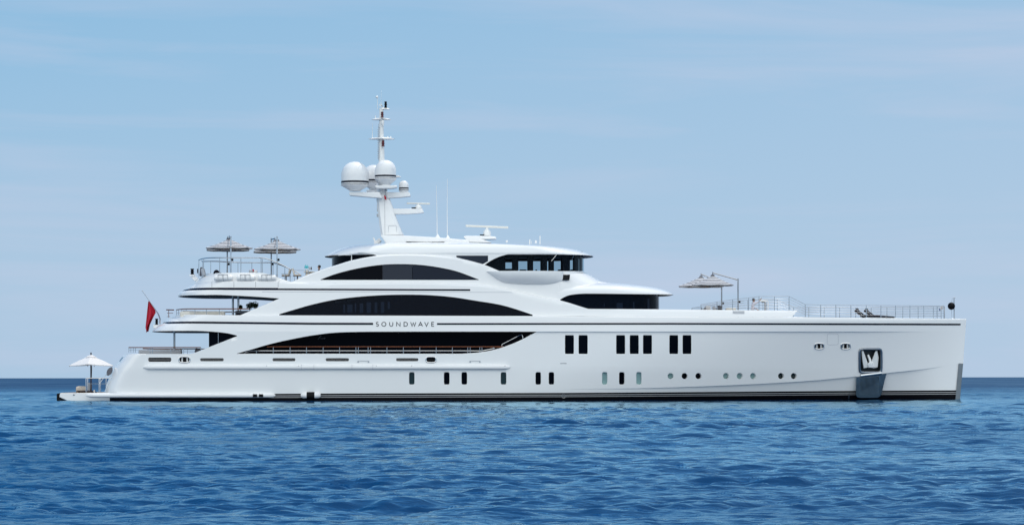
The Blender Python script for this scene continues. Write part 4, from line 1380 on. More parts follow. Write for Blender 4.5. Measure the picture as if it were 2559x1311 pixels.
for i in range(34):
    y = 500 - i * 5.5
    if 440 < y < 520 or y < 400: 
        x = 946.3 if y < 460 else 942 + (y - 488) * 0.1
        ld2.box(P(x - 1.2 if y > 320 else 946.5, y, -0.12), (0.10, 0.10, 0.05))
ld2.tube([P(945.5, 400, -0.15), P(946.2, 310, -0.1)], 0.018, n=5)
apart("mast_step", ld2, 'steel_brushed', mast)
dr = MB(); dp = [P(x, y, -0.60) for x, y in ((971, 587), (971, 566), (972.5, 563.5), (989, 563.5), (991, 566), (991, 587))]
dr.tube(dp, 0.010, n=4); part("mast_door_seam", dr, 'grey_light', mast)
hl = MB(); hl.tube([P(962, 588, -0.75), P(961.3, 500, -0.7), P(964, 474, -0.62)], 0.008, n=4); part("flag_halyard", hl, 'grey_cloth', mast)
hb = MB(); hb.box(P(964.5, 476, -0.5), (0.20, 0.15, 0.12)); hb.sphere(P(964.5, 472, -0.5), 0.07, n=8); hb.box(P(962, 480.5, -0.55), (0.06, 0.06, 0.14))
hb.box(P(943.6, 538, -0.2), (0.12, 0.2, 0.22)); hb.box(P(943.2, 520, -0.2), (0.06, 0.12, 0.5))
apart("mast_fitting", hb, 'steel_brushed', mast)

def radome(px, ytop, ystr, ycone, ybase, rpx, Y, small=False):
    s = PXM(Y - CAMY); r = rpx * s
    c = P(px, ybase, Y); zt = P(px, ytop, Y).z - c.z; zs = P(px, ystr, Y).z - c.z; zk = P(px, ycone, Y).z - c.z
    m = MB()
    hcap = min(zt - zs, r * 1.02)
    pr = [(0.001, 0), (r * .42, 0), (r * .42, zk * .12)] if not small else [(0.001, 0), (r * .8, 0), (r * .86, zk * .5)]
    pr += [(r * 1.03, zk * .93), (r * 1.035, zk), (r, zk * 1.05)]
    z0 = zt - hcap
    pr += [(r, lerp(zk * 1.05, z0, f)) for f in (0.33, 0.66, 1.0)]
    pr += [(max(0.001, r * math.cos(R(a)) ** 0.92), z0 + hcap * math.sin(R(a))) for a in range(8, 91, 8)] + [(0.001, zt)]
    m.lathe(pr, n=40)
    o = part("radome", m, 'radome', smooth=40); o.location = c
    bandh = max(0.10, (zs - zk) * .62)
    for (a, h) in ((zs - bandh * .95, bandh * .62), (zs - bandh * 1.62, bandh * .30)):
        q = MB(); q.lathe([(r * 1.006, a), (r * 1.006, a + h)], n=40)
        q.build("radome_stripe", M['navy'], o)
    return o
radome(887, 404, 450.5, 462.5, 477.5, 34.3, -1.1)
radome(963.5, 400, 436, 447, 464, 26.6, -1.0)
radome(934, 412, 447, 458, 474, 27, 1.4)
radome(1009, 451.3, 467, 476, 480.5, 12.2, -0.2, True)

def radar(px, ybar, ybase, half, hpx, tilt, Y, ped):
    m = MB(); c = P(px, ybase, Y); h = P(px, ybar, Y).z - c.z
    m.lathe([(0.001, 0), (ped, 0), (ped, h * .35), (ped * .82, h * .55), (ped * .35, h * .72), (ped * .30, h * .95), (0.001, h)], n=20, c=c)
    o = part("radar", m, 'white_matt')
    s = MB(); L_ = half * PXM(); hh = hpx * PXM()
    s.box((0, 0, 0), (2 * L_, 0.16, hh), rz=R(6), ry=R(tilt))
    so = s.build("radar_scanner", M['scanner'], o, bevel=0.03); so.location = (c.x, c.y, c.z + h)
    k = MB(); k.box((c.x - ped * 1.3, c.y - 0.2, c.z + 0.04), (0.3, 0.1, 0.08)); k.build("radar_cable_box", M['black'], o)
    return o
radar(1045.5, 508.5, 521.5, 30, 4, 1.2, 0, 0.25)
radar(1217, 566.3, 589, 55, 5.2, 2.0, 0, 0.27)
def whip(px, y0, y1, Y, r=0.022):
    m = MB(); m.tube([P(px, y0, Y), P(px - 0.6, y0 - 60, Y), P(px - 2.0 if px < 1100 else px, y1, Y)], [r * 1.4, r, r * .55], n=7)
    c = P(px + 1, y0 + 5, Y); m.lathe([(0.20, -0.05), (0.17, 0.0), (0.06, 0.16), (0.03, 0.22)], c=c, n=10)
    return part("whip_antenna", m, 'white_matt')
whip(1092.5, 587, 462, -0.8); whip(1118, 590, 447, -0.2)
m = MB(); m.tube([P(1324, 610, -1), P(1324, 598, -1)], 0.045, n=7); m.tube([P(1349.5, 610, -1), P(1349.5, 588.5, -1)], 0.035, n=7); m.tube([P(1328, 609, -1), P(1328, 602, -1)], 0.018, n=5)
m.sphere(P(1266.5, 603, -1), 0.085, n=10); m.box(P(1339, 604, -1), (0.12, 0.05, 0.2))
apart("roof_antenna", m, 'white_matt')
def navlamp(px, y0, y1, Y, w=0.14):
    m = MB(); a = P(px, y1, Y); h = P(px, y0, Y).z - a.z
    m.lathe([(0.001, 0), (w * 1.1, 0), (w * 1.1, h * .08), (w * .8, h * .12), (w * .8, h * .45), (w * 1.0, h * .48), (w, h * .55), (w * .8, h * .58), (w * .8, h * .88), (w * 1.1, h * .92), (w, h), (0.001, h)], c=a, n=14)
    return part("stern_lamp", m, 'black')
navlamp(480.5, 671, 686, -0.5, 0.13); navlamp(494.3, 671.5, 682, 0.8, 0.06)
m = MB(); a = P(481, 688, -0.5); m.box((a.x, a.y, a.z), (0.38, 0.5, 0.12)); m.box((a.x + 0.15, a.y, a.z - 0.18), (0.40, 0.3, 0.30), ry=R(40)); part("lamp_bracket", m, 'white', bevel=0.03)
navlamp(391.5, 795.5, 811, -0.6, 0.11)
m = MB(); a = P(391.5, 815.5, -0.6); m.box((a.x, a.y, a.z), (0.42, 0.6, 0.24)); part("lamp_plinth", m, 'white', bevel=0.03)
fp = MB(); fp.tube([P(400, 809, 0), P(400.2, 797, 0), P(395, 783, 0), P(386, 770, 0), P(372, 749, 0), P(356.5, 727, 0)], [0.045, 0.045, 0.042, 0.036, 0.03, 0.022], n=10)
fp.sphere(P(356, 726.5, 0), 0.05, n=8)
part("ensign_staff", fp, 'steel')
jk = MB(); jk.tube([P(2384.5, 797, 0), P(2384.5, 743, 0)], [0.045, 0.022], n=8); jk.tube([P(2381, 743.5, 0), P(2388, 743, 0)], 0.02, n=6)
jk.tube([P(2380, 762, 0), P(2384, 744, 0)], 0.008, n=4); jk.tube([P(2379, 797, 0), P(2385, 797, 0)], 0.05, n=6)
part("bow_staff", jk, 'steel_brushed')
jr = MB(); jr.tube([P(2360, 796, -0.5), P(2360, 766, -0.5), P(2357, 764, -0.5)], 0.045, n=8); part("bow_rail_post", jr, 'steel_brushed')
# life raft cradles
crd = MB()
for x0, x1 in ((536, 580), (592, 636), (645, 689)):
    for f in (0.2, 0.45, 0.75):
        px = lerp(x0, x1, f)
        crd.tube([P(px, 702.5, -4.93), P(px, 688.5, -4.90), P(px, 686.3, -4.6)], 0.018, n=6)
    crd.tube([P(lerp(x0, x1, .2), 686, -4.72), P(lerp(x0, x1, .75), 686, -4.72)], 0.02, n=6)
apart("raft_cradle", crd, 'steel_brushed')
# sun deck bar counter just ahead of the stairs
br = MB()
a = P(763, 686, -2.2); c = P(802, 676.5, -2.2)
br.box(((a.x + c.x) / 2 + 0.3, -1.6, (zc(676.5) + zc(704)) / 2), (c.x - a.x + 0.6, 1.4, zc(676.5) - zc(704)))
br.box(((a.x + c.x) / 2 + 0.35, -1.6, zc(674.5)), (c.x - a.x + 0.9, 1.7, 0.06))
br.box((P(766, 674, -2).x, -1.6, zc(672.5)), (0.22, 0.5, 0.26))
part("deck_bar", br, 'cream', bevel=0.03)
# fixed upholstered seat backs on the aft decks
sf = MB()
a = P(449, 776, -4.0).x; c = P(562, 776, -4.0).x
sf.box(((a + c) / 2, -3.85, (zc(775.2) + zc(800)) / 2), (c - a, 0.5, zc(775.2) - zc(800)))
part("aft_bench", sf, 'cream', bevel=0.12)
sf2 = MB(); a = P(345, 870, -3.5).x; c = P(453, 870, -3.5).x
sf2.box(((a + c) / 2, -3.1, (zc(870.5) + zc(912)) / 2), (c - a, 0.5, zc(870.5) - zc(912)))
part("aft_bench", sf2, 'grey_light', bevel=0.10)

# ------------------------------------------------------------------ parasols
SUNZ = zc(702) + 0.0
FOREZ = zc(790.5) - 0.45
def canopy(R_, H, n=8, sag=0.06, drop=0.0, nr=12, vent=True, front=0.0):
    m = MB(); rows = []
    for i in range(nr + 1):
        t = i / nr; row = []
        for k in range(n * 4):
            a = 2 * math.pi * (k + 0.0) / (n * 4)
            u = (k % 4) / 4.0
            # straight hem between neighbouring ribs, cloth sagging a little between them
            da = 2 * math.pi / n; base = math.floor(k / 4) * da
            p0 = Vector((math.cos(base), math.sin(base))); p1 = Vector((math.cos(base + da), math.sin(base + da)))
            q = p0.lerp(p1, u)
            s = sag * math.sin(math.pi * u) * t
            z = H * (1 - t) ** 1.0 - 0.06 * H * math.sin(math.pi * t) - s * 0.4
            row.append((q.x * R_ * t, q.y * R_ * t, z))
        rows.append(row)
    m.grid(rows, close=True)
    # hem turned down
    hem = [(x * 0.998, y * 0.998, z - 0.07) for x, y, z in rows[-1]]
    m.grid([rows[-1], hem], close=True)
    return m
def cantilever(name, label, apex, hem_y, R_, mast_at, arm_from, base_z, group, rot=0.3, under=True):
    """mast beside the canopy, carrying it by an arm from above"""
    root = thing(name, label, "parasol", (mast_at.x, mast_at.y, base_z), group)
    H = apex.z - hem_y
    m = canopy(R_, H)
    c = m.build("canopy", M['stripe'], root, smooth=30)
    c.location = (apex.x - mast_at.x, apex.y - mast_at.y, hem_y - base_z); c.rotation_euler = (0, 0, rot)
    rb = MB()
    for k in range(8):
        a = 2 * math.pi * k / 8
        rb.tube([(0.06 * math.cos(a), 0.06 * math.sin(a), H - 0.10), (R_ * 0.97 * math.cos(a), R_ * 0.97 * math.sin(a), -0.05)], 0.018, n=5)
    rb.build("rib", M['grey_cloth'], c)
    tp = MB(); tp.lathe([(0.001, H - 0.03), (0.16, H - 0.04), (0.10, H + 0.03), (0.03, H + 0.06), (0.025, H + 0.22), (0.001, H + 0.22)], n=12)
    tp.build("finial", M['grey_cloth'], c)
    ps = MB(); top = arm_from.z - base_z
    ps.tube([(0, 0, 0), (0, 0, top)], 0.050, n=10); ps.lathe([(0.001, 0), (0.16, 0), (0.16, 0.03), (0.07, 0.06), (0.05, 0.12)], n=16)
    ps.build("mast_pole", M['steel_brushed' if apex.y > 0 or apex.x > 5 else 'steel'], root)
    ar = MB(); ar.tube([(arm_from.x - mast_at.x, arm_from.y - mast_at.y, top), (apex.x - mast_at.x, apex.y - mast_at.y, apex.z - base_z + 0.16)], 0.045, n=8)
    ar.tube([(0, 0, top + 0.10), (0, 0, top - 0.1)], 0.05, n=8)
    ar.build("arm", M['steel_brushed'], root)
    ck = MB(); ck.box((0.10, 0, min(1.55, top * 0.55)), (0.14, 0.10, 0.16)); ck.tube([(0.12, -0.05, min(1.55, top * 0.55)), (0.12, -0.16, min(1.55, top * 0.55) - 0.05)], 0.02, n=6)
    ck.build("crank_box", M['black'], root, bevel=0.02)
    return root
GP = "striped parasols on the sun deck"
Yn, Yf = -2.3, 2.3
for (px, ya, yh, Y, mp_, pole, lab) in (
        (573, 596.5, 619, Yn, -3.7, 577.0, "striped parasol nearer of the aftmost pair, its pale mast in front of the canopy"),
        (569.5, 598, 623.5, Yf, 3.6, 568.0, "grey and white striped parasol behind the aftmost one, on a dark mast"),
        (693, 599.5, 622, Yn, -3.7, 692.5, "striped parasol nearest the sun deck stairs, its mast in front of the canopy"),
        (687, 601.5, 628.5, Yf, 3.6, 678.0, "grey and white striped parasol behind the stairs one, dark mast with a crank")):
    ap = P(px, ya, Y); hz = P(px, yh, Y).z
    rr = 58.5 * PXM(Y - CAMY) * (1.0 if Y < 0 else 0.98)
    mst = P(pole, 690, mp_); tpz = P(pole, 594 + (0 if Y < 0 else 4), mp_)
    cantilever("parasol", lab, ap, hz, rr, mst, Vector((mst.x, mst.y, tpz.z)), SUNZ, GP, rot=0.22 if Y < 0 else 0.5)
GF = "striped parasols on the foredeck"
for (px, ya, yh, Y, pole, yp, lab, hw) in (
        (1781, 687, 711, -2.0, 1844.5, 699, "striped parasol at the bow with a long arm reaching to a tall mast", 54),
        (1752, 690.5, 714.5, 2.0, 1803.5, 704, "striped parasol at the bow half hidden behind the long armed one", 58)):
    ap = P(px, ya, Y); mst = P(pole, 780, Y); tz = P(pole, yp, Y).z
    cantilever("parasol", lab, ap, P(px, yh, Y).z, hw * PXM(Y - CAMY), mst, Vector((mst.x, mst.y, tz)), FOREZ, GF, rot=0.2)

# square white parasol on the swim platform
b_ = P(227.5, 981, -2.6)
pr = thing("parasol", "plain white square parasol standing on the swim platform", "parasol", b_)
m = MB(); rows = []
hz = P(226, 910.5, -2.6).z - b_.z; az = P(226, 888, -2.6).z - b_.z; hr_ = 55.0 * PXM(-2.6 - CAMY)
for i in range(9):
    t = i / 8; row = []
    for k in range(4):
        c0 = 2 * math.pi * k / 4; c1 = c0 + math.pi / 2
        a = Vector((math.cos(c0), math.sin(c0))); b = Vector((math.cos(c1), math.sin(c1)))
        for s in range(6):
            u = s / 6; q = a.lerp(b, u)
            z = lerp(az, hz, t) + 0.03 * math.sin(math.pi * t) - 0.03 * math.sin(math.pi * u) * t ** 2 - 0.10 * abs(q.x) * t + 0.05 * t
            row.append((q.x * hr_ * t, q.y * hr_ * t, z))
    rows.append(row)
m.grid(rows, close=True); m.grid([rows[-1], [(x * .998, y * .998, z - 0.06) for x, y, z in rows[-1]]], close=True)
cn = m.build("canopy", M['canvas'], pr, smooth=25)
m = MB()
vr = []
for t in (0.0, 0.5, 1.0):
    vr.append([(math.cos(a) * 0.40 * t, math.sin(a) * 0.40 * t, az + 0.09 - 0.20 * t) for a in [2 * math.pi * k / 4 for k in range(4)]])
m.grid(vr, close=True); m.build("vent", M['canvas'], cn, smooth=0)
m = MB(); m.tube([(0, 0, 0), (0, 0, az + 0.1)], 0.052, n=10); m.lathe([(0.001, 0), (0.42, 0), (0.42, 0.07), (0.06, 0.10), (0.055, 0.4)], n=18)
m.lathe([(0.001, az), (0.05, az + 0.05), (0.055, az + 0.16), (0.03, az + 0.22), (0.001, az + 0.23)], n=10)
m.build("pole", M['brown_cloth'], pr)
m = MB()
for k in range(4):
    a = 2 * math.pi * k / 4
    m.tube([(0.05 * math.cos(a), 0.05 * math.sin(a), az - 0.05), (hr_ * .985 * math.cos(a), hr_ * .985 * math.sin(a), hz - 0.12)], 0.022, n=5)
m.tube([(0.08, -0.04, hz - 0.05), (0.045, -0.03, 0.9)], 0.010, n=4)
m.build("rib", M['brown_cloth'], pr)

# ------------------------------------------------------------------ flags
def flag(name, label, outl, Y, mtl, cat="flag", wave=0.10, extra=None):
    """cloth between two polylines (hoist side, fly side) in folds"""
    a, b = outl; n = 14; rows = []
    fa = lambda t: P(float(np.interp(t, [i / (len(a) - 1) for i in range(len(a))], [p[0] for p in a])), float(np.interp(t, [i / (len(a) - 1) for i in range(len(a))], [p[1] for p in a])), Y)
    fb = lambda t: P(float(np.interp(t, [i / (len(b) - 1) for i in range(len(b))], [p[0] for p in b])), float(np.interp(t, [i / (len(b) - 1) for i in range(len(b))], [p[1] for p in b])), Y)
    for i in range(n + 1):
        t = i / n; row = []
        for k in range(17):
            u = k / 16; q = fa(t).lerp(fb(t), u)
            q.y += wave * math.sin(u * 9 + t * 2.2) * (0.3 + t)
            row.append(tuple(q))
        rows.append(row)
    m = MB(); m.grid(rows); m.grid([[(x, y + 0.012, z) for x, y, z in r] for r in rows])
    o = m.build(name, M[mtl], None, smooth=80, origin=tuple(fa(0)))
    return tag(o, label, cat)
ens = flag("ensign_flag", "big red ensign drooping in folds from the slanted staff at the stern", ([(370.5, 752), (362.5, 818), (365, 831)], [(374, 753), (390.5, 779), (377, 806), (372, 825)]), 0.0, 'red', wave=0.30)
flag("courtesy_flag", "tiny red flag on the halyard beside the mast", ([(959.6, 487), (960.6, 497)], [(964.5, 491), (966, 500.5)]), -0.72, 'red', wave=0.03)
m = MB()
a = P(2349, 772, -0.3); 
rows = [[tuple(P(2357, 763 + 9 * t, -0.45) + Vector((-u * 0.22, 0.06 * math.sin(6 * u), -0.05 * u))) for u in (0, .25, .5, .75, 1)] for t in (0, .5, 1)]
m.grid(rows, 0)
rows = [[tuple(P(2352.5, 767 + 6 * t, -0.45) + Vector((-u * 0.16, 0.05 * math.sin(5 * u), -0.10 * u))) for u in (0, .5, 1)] for t in (0, .5, 1)]
m.grid(rows, 1)
tag(m.build("jack_flag", [M['canvas'], M['blue']], None, smooth=80, origin=tuple(a)), "small white and blue flag bunched on the bow rail post", "flag")

# anchor ball hoisted on the bow staff
c = P(2377.5, 764.3, -0.25)
m = MB(); m.sphere((0, 0, 0), 0.262, n=28)
ab = m.build("anchor_ball", M['black'], None, smooth=80); ab.location = c
m = MB(); m.tube([(0, 0, 0.25), (0.10, 0.15, 0.56)], 0.007, n=4); m.tube([(0, 0, -0.25), (0.05, 0.1, -0.8)], 0.007, n=4)
m.build("lanyard", M['grey_cloth'], ab)
tag(ab, "round black signal ball hoisted on the thin staff at the bow", "anchor ball")

# anchor stowed in its pocket
def apt(px, py, dy):
    q = on(px, py, b_hull); return (q.x, q.y + dy, q.z)
anc = thing("anchor", "white painted anchor stowed in the steel pocket of the bow", "anchor", on(2175, 915, b_hull))
def rel(o, mb): 
    l = o.location; mb.v = [(x - l[0], y - l[1], z - l[2]) for x, y, z in mb.v]; return mb
for pts in ([(2153, 876), (2157.5, 875.5), (2168, 904), (2171, 917), (2159, 920), (2156, 905)], [(2188, 877), (2192.5, 875.5), (2196, 892), (2194, 917), (2182, 920), (2178, 904)]):
    m = MB(); m.prism([apt(x, y, 0.02 if y < 890 else 0.05) for x, y in pts], [apt(x, y, 0.30) for x, y in pts])
    rel(anc, m).build("fluke", M['white_matt'], anc, bevel=0.04)
m = MB(); m.tube([apt(2170.5, 886, 0.30), apt(2174, 897, 0.10), apt(2177, 910, 0.02)], [0.075, 0.085, 0.10], n=12)
rel(anc, m).build("shank", M['white'], anc)
m = MB(); pts = [(2168, 908), (2172, 905), (2182, 904.5), (2184, 913), (2187, 916), (2181, 918.5), (2170, 918)]
m.prism([apt(x, y, -0.06) for x, y in pts], [apt(x, y, 0.28) for x, y in pts])
rel(anc, m).build("crown", M['white'], anc, bevel=0.05)

# fender hanging at the waterline
c = on(777, 986.8, b_hull); c.y -= 0.20
m = MB(); L2 = 0.70
m.lathe([(0.001, -L2), (0.10, -L2 + 0.02), (0.18, -L2 + 0.10), (0.215, -L2 + 0.26), (0.215, L2 - 0.26), (0.18, L2 - 0.10), (0.10, L2 - 0.02), (0.001, L2)], n=26, axis='X')
fd_ = m.build("fender", M['radome'], None, smooth=50); fd_.location = c
m = MB(); m.lathe([(0.223, -0.27), (0.228, -0.25), (0.228, 0.25), (0.223, 0.27)], n=26, axis='X'); m.build("fender_band", M['rubber'], fd_)
tag(fd_, "fat white fender with a black band, hanging at the waterline amidships", "fender")

# life raft canisters
labs = ("white life raft canister in its cradle, aftmost of three in the row", "white life raft canister in the middle of the row of three", "white life raft canister nearest the sun deck stairs")
proto = None
for (x0, x1), lab in zip(((536, 581), (592, 637), (645, 690)), labs):
    a = P(x0, 694.5, -4.6); c = P(x1, 694.5, -4.6); cen = (a + c) / 2
    if proto is None:
        hl_ = (c.x - a.x) / 2; r = 0.215
        m = MB()
        pr_ = [(0.001, -hl_), (r * .8, -hl_), (r * .92, -hl_ + .05), (r, -hl_ + .06), (r, -hl_ * .55)]
        pr_ += [(r * 1.06, -hl_ * .54), (r * 1.06, -hl_ * .40), (r, -hl_ * .39), (r, hl_ * .30), (r * 1.06, hl_ * .31), (r * 1.06, hl_ * .45), (r, hl_ * .46), (r, hl_ - .1), (r * .8, hl_ - .02), (0.001, hl_)]
        m.lathe(pr_, n=24, axis='X')
        proto = m.build("life_raft", M['radome'], None, smooth=40)
        for f in (-.30, .0, .22):
            q = MB(); q.lathe([(r * 1.015, f * hl_ * 1.6), (r * 1.015, f * hl_ * 1.6 + .03)], n=24, axis='X'); q.build("strap", M['grey_light'], proto)
        o = proto; o.location = cen
    else:
        o = dup(proto, cen)
    tag(o, lab, "life raft", "life raft canisters beside the sun deck")

# ------------------------------------------------------------------ people
def skin_mesh(name, joints, bones, mtl, parent, root='pelvis', sub=2):
    me = bpy.data.meshes.new(name); keys = list(joints)
    me.from_pydata([joints[k][0] for k in keys], [(keys.index(a), keys.index(b)) for a, b in bones], [])
    o = bpy.data.objects.new(name, me); COL.objects.link(o); o.parent = parent
    o.modifiers.new("skin", 'SKIN')
    lay = me.skin_vertices[0].data
    for i, k in enumerate(keys):
        r = joints[k][1]; lay[i].radius = r if isinstance(r, tuple) else (r, r)
        lay[i].use_root = (k == root)
    sb_ = o.modifiers.new("sub", 'SUBSURF'); sb_.levels = sub; sb_.render_levels = sub
    o.modifiers["skin"].use_smooth_shade = True
    me.materials.append(M[mtl])
    return o
def hand_joints(J, B, wrist, side, d, palm_dir, spread):
    """palm and five unequal, slightly curled fingers from a wrist"""
    w = Vector(J[wrist][0]); d = Vector(d).normalized(); s = Vector(spread).normalized(); c = Vector(palm_dir).normalized()
    J['palm' + side] = (tuple(w + d * 0.06), (0.036, 0.020)); B.append((wrist, 'palm' + side))
    for i, (off, ln) in enumerate(((-0.032, 0.072), (-0.011, 0.082), (0.011, 0.078), (0.031, 0.060))):
        k0 = 'knuckle%s%d' % (side, i); k1 = 'finger%s%d' % (side, i); k2 = 'tip%s%d' % (side, i)
        p = w + d * 0.095 + s * off
        J[k0] = (tuple(p), 0.011); J[k1] = (tuple(p + d * ln * .55 + c * 0.010), 0.009); J[k2] = (tuple(p + d * ln * .85 + c * 0.034), 0.008)
        B += [('palm' + side, k0), (k0, k1), (k1, k2)]
    p = w + d * 0.045 - s * 0.048 + c * 0.01
    J['thumb' + side] = (tuple(p), 0.012); J['thumbtip' + side] = (tuple(p + d * 0.045 - s * 0.012 + c * 0.018), 0.010)
    B += [('palm' + side, 'thumb' + side), ('thumb' + side, 'thumbtip' + side)]
def person(label, loc, rz, arm_r, arm_l, lean=0.0, seated=False, dress='shirt'):
    root = thing("person", label, "person", loc); root.rotation_euler = (0, 0, rz)
    l = lean
    def up(z): return (l * (z - 0.92), z) if z > 0.92 else (0, z)
    def pt(x, z, y=0.0): q = up(z); return (x, y - q[0], q[1])
    hz = 0.92
    J = {'pelvis': (pt(0, hz), (0.15, 0.11)), 'waist': (pt(0, 1.08), (0.135, 0.10)), 'chest': (pt(0, 1.28), (0.17, 0.115)), 'neckbase': (pt(0, 1.44), (0.085, 0.07)),
         'neck': (pt(0, 1.52), 0.056), 'chin': (pt(0, 1.585, -0.02), (0.072, 0.085)), 'brow': (pt(0, 1.665, -0.01), (0.080, 0.098)), 'crown': (pt(0, 1.735), (0.055, 0.065)),
         'nose': (pt(0, 1.625, -0.115), 0.014)}
    B = [('pelvis', 'waist'), ('waist', 'chest'), ('chest', 'neckbase'), ('neckbase', 'neck'), ('neck', 'chin'), ('chin', 'brow'), ('brow', 'crown'), ('brow', 'nose')]
    for s, nm_, arm_ in ((1, 'L', arm_l), (-1, 'R', arm_r)):
        J['sh' + nm_] = (pt(s * 0.185, 1.40), 0.062); J['el' + nm_] = (pt(*arm_[0]), 0.044); J['wr' + nm_] = (pt(*arm_[1]), 0.030)
        B += [('chest', 'sh' + nm_), ('sh' + nm_, 'el' + nm_), ('el' + nm_, 'wr' + nm_)]
        d = Vector(J['wr' + nm_][0]) - Vector(J['el' + nm_][0])
        hand_joints(J, B, 'wr' + nm_, nm_, d, (0, -1, -0.2), (0.3 * s, 0.2, 0.9))
        if seated:
            J['kn' + nm_] = ((s * 0.13, -0.44, hz), 0.068); J['an' + nm_] = ((s * 0.13, -0.46, hz - 0.43), 0.046); J['toe' + nm_] = ((s * 0.14, -0.62, hz - 0.48), 0.04)
        else:
            J['kn' + nm_] = ((s * 0.11, -0.03, 0.50), 0.066); J['an' + nm_] = ((s * 0.11, 0.02, 0.09), 0.044); J['toe' + nm_] = ((s * 0.13, -0.16, 0.03), 0.036)
        J['hp' + nm_] = ((s * 0.095, 0.0, hz - 0.05), 0.098)
        B += [('pelvis', 'hp' + nm_), ('hp' + nm_, 'kn' + nm_), ('kn' + nm_, 'an' + nm_), ('an' + nm_, 'toe' + nm_)]
    skin_mesh("body", J, B, 'skin', root)
    # shirt with sleeves, trousers, hair
    g = 0.018
    def fat(k, add=g): 
        r = J[k][1]; r = r if isinstance(r, tuple) else (r, r); return (J[k][0], (r[0] + add, r[1] + add))
    S = {k: fat(k) for k in ('pelvis', 'waist', 'chest')}
    S['collar'] = (pt(0, 1.43), (0.105, 0.085))
    Bs = [('pelvis', 'waist'), ('waist', 'chest'), ('chest', 'collar')]
    for nm_ in 'LR':
        S['sh' + nm_] = fat('sh' + nm_); 
        a, b = Vector(J['el' + nm_][0]), Vector(J['wr' + nm_][0])
        S['el' + nm_] = fat('el' + nm_, 0.02); S['cuff' + nm_] = (tuple(a.lerp(b, 0.72)), 0.050)
        S['hem' + nm_] = ((J['hp' + nm_][0][0], J['hp' + nm_][0][1], J['hp' + nm_][0][2] - 0.06), 0.115)
        Bs += [('chest', 'sh' + nm_), ('sh' + nm_, 'el' + nm_), ('el' + nm_, 'cuff' + nm_), ('pelvis', 'hem' + nm_)]
    skin_mesh("shirt", S, Bs, dress, root)
    T = {'pelvis': (J['pelvis'][0], (0.155, 0.115))}; Bt = []
    for nm_ in 'LR':
        T['hp' + nm_] = fat('hp' + nm_, 0.012); T['kn' + nm_] = fat('kn' + nm_, 0.02); T['an' + nm_] = fat('an' + nm_, 0.025)
        Bt += [('pelvis', 'hp' + nm_), ('hp' + nm_, 'kn' + nm_), ('kn' + nm_, 'an' + nm_)]
    skin_mesh("trousers", T, Bt, 'grey_light', root)
    h = MB(); q = pt(0, 1.675, 0.018); h.sphere(q, 0.112, n=18, sc=(0.92, 1.0, 1.0)); 
    h.v = [v for v in h.v]; cut = [f for f in h.f if not all(h.v[i][1] < q[1] - 0.055 and h.v[i][2] < q[2] + 0.035 for i in f)]
    h.f = cut; h.m = [0] * len(cut)
    h.build("hair", M['hair'], root, smooth=80)
    ey = MB()
    for s in (-1, 1):
        e = pt(s * 0.032, 1.648, -0.104); ey.sphere(e, 0.011, n=8)
    mo = pt(0, 1.588, -0.108); ey.box(mo, (0.045, 0.012, 0.008))
    ey.build("face_features", M['hair'], root)
    er = MB()
    for s in (-1, 1):
        e = pt(s * 0.088, 1.64, 0.0); er.sphere(e, 0.028, n=8, sc=(0.4, 0.7, 1.1))
    er.build("ear", M['skin'], root)
    return root
pz = zc(753 - 7, -2.4) - 1.79
b_ = P(1880, 800, -2.4)
person("dark haired person in a pale shirt reaching up to a white frame on the foredeck", (b_.x, -2.4, FOREZ - 0.0), R(90),
       ((-0.20, 1.46, -0.26), (-0.16, 1.66, -0.42)), ((0.24, 1.14, -0.08), (0.16, 1.02, -0.30)), lean=0.14)
b_ = P(797.5, 675, -0.4)
person("dark haired person sitting behind the bar on the sun deck", (b_.x, -0.4, P(797.5, 661.5, -0.4).z - 1.79), R(-90),
       ((-0.26, 1.12, -0.06), (-0.16, 1.02, -0.30)), ((0.26, 1.12, -0.06), (0.16, 1.02, -0.30)), seated=False, dress='dark_cloth')

# white framed panel the person reaches for
b_ = P(1909, 800, -2.2)
fr_ = thing("framed_panel", "white metal frame with a grey roller standing by the foredeck rail", "frame stand", (b_.x, -2.2, FOREZ))
zt = zc(750, -2.2) - FOREZ; zb = zc(749, -2.2) - FOREZ
m = MB(); m.tube([(-0.36, 0, zt), (0.28, 0, zt - 0.05), (0.30, 0, zt - 0.10), (0.27, 0, 0.02)], 0.028, n=6); m.box((-0.08, 0, zt - 0.06), (0.50, 0.25, 0.08))
m.tube([(-0.36, 0, zt), (-0.36, 0, zt - 0.1)], 0.02, n=6)
m.build("frame", M['white_matt'], fr_)
m = MB(); m.tube([(0.10, 0, 0.05), (0.11, 0, zt - 0.16)], 0.085, n=10); m.build("roller", M['grey_light'], fr_)
m = MB(); m.box((-0.05, 0, zt - 0.15), (0.22, 0.1, 0.05)); m.build("handle", M['dark_cloth'], fr_)

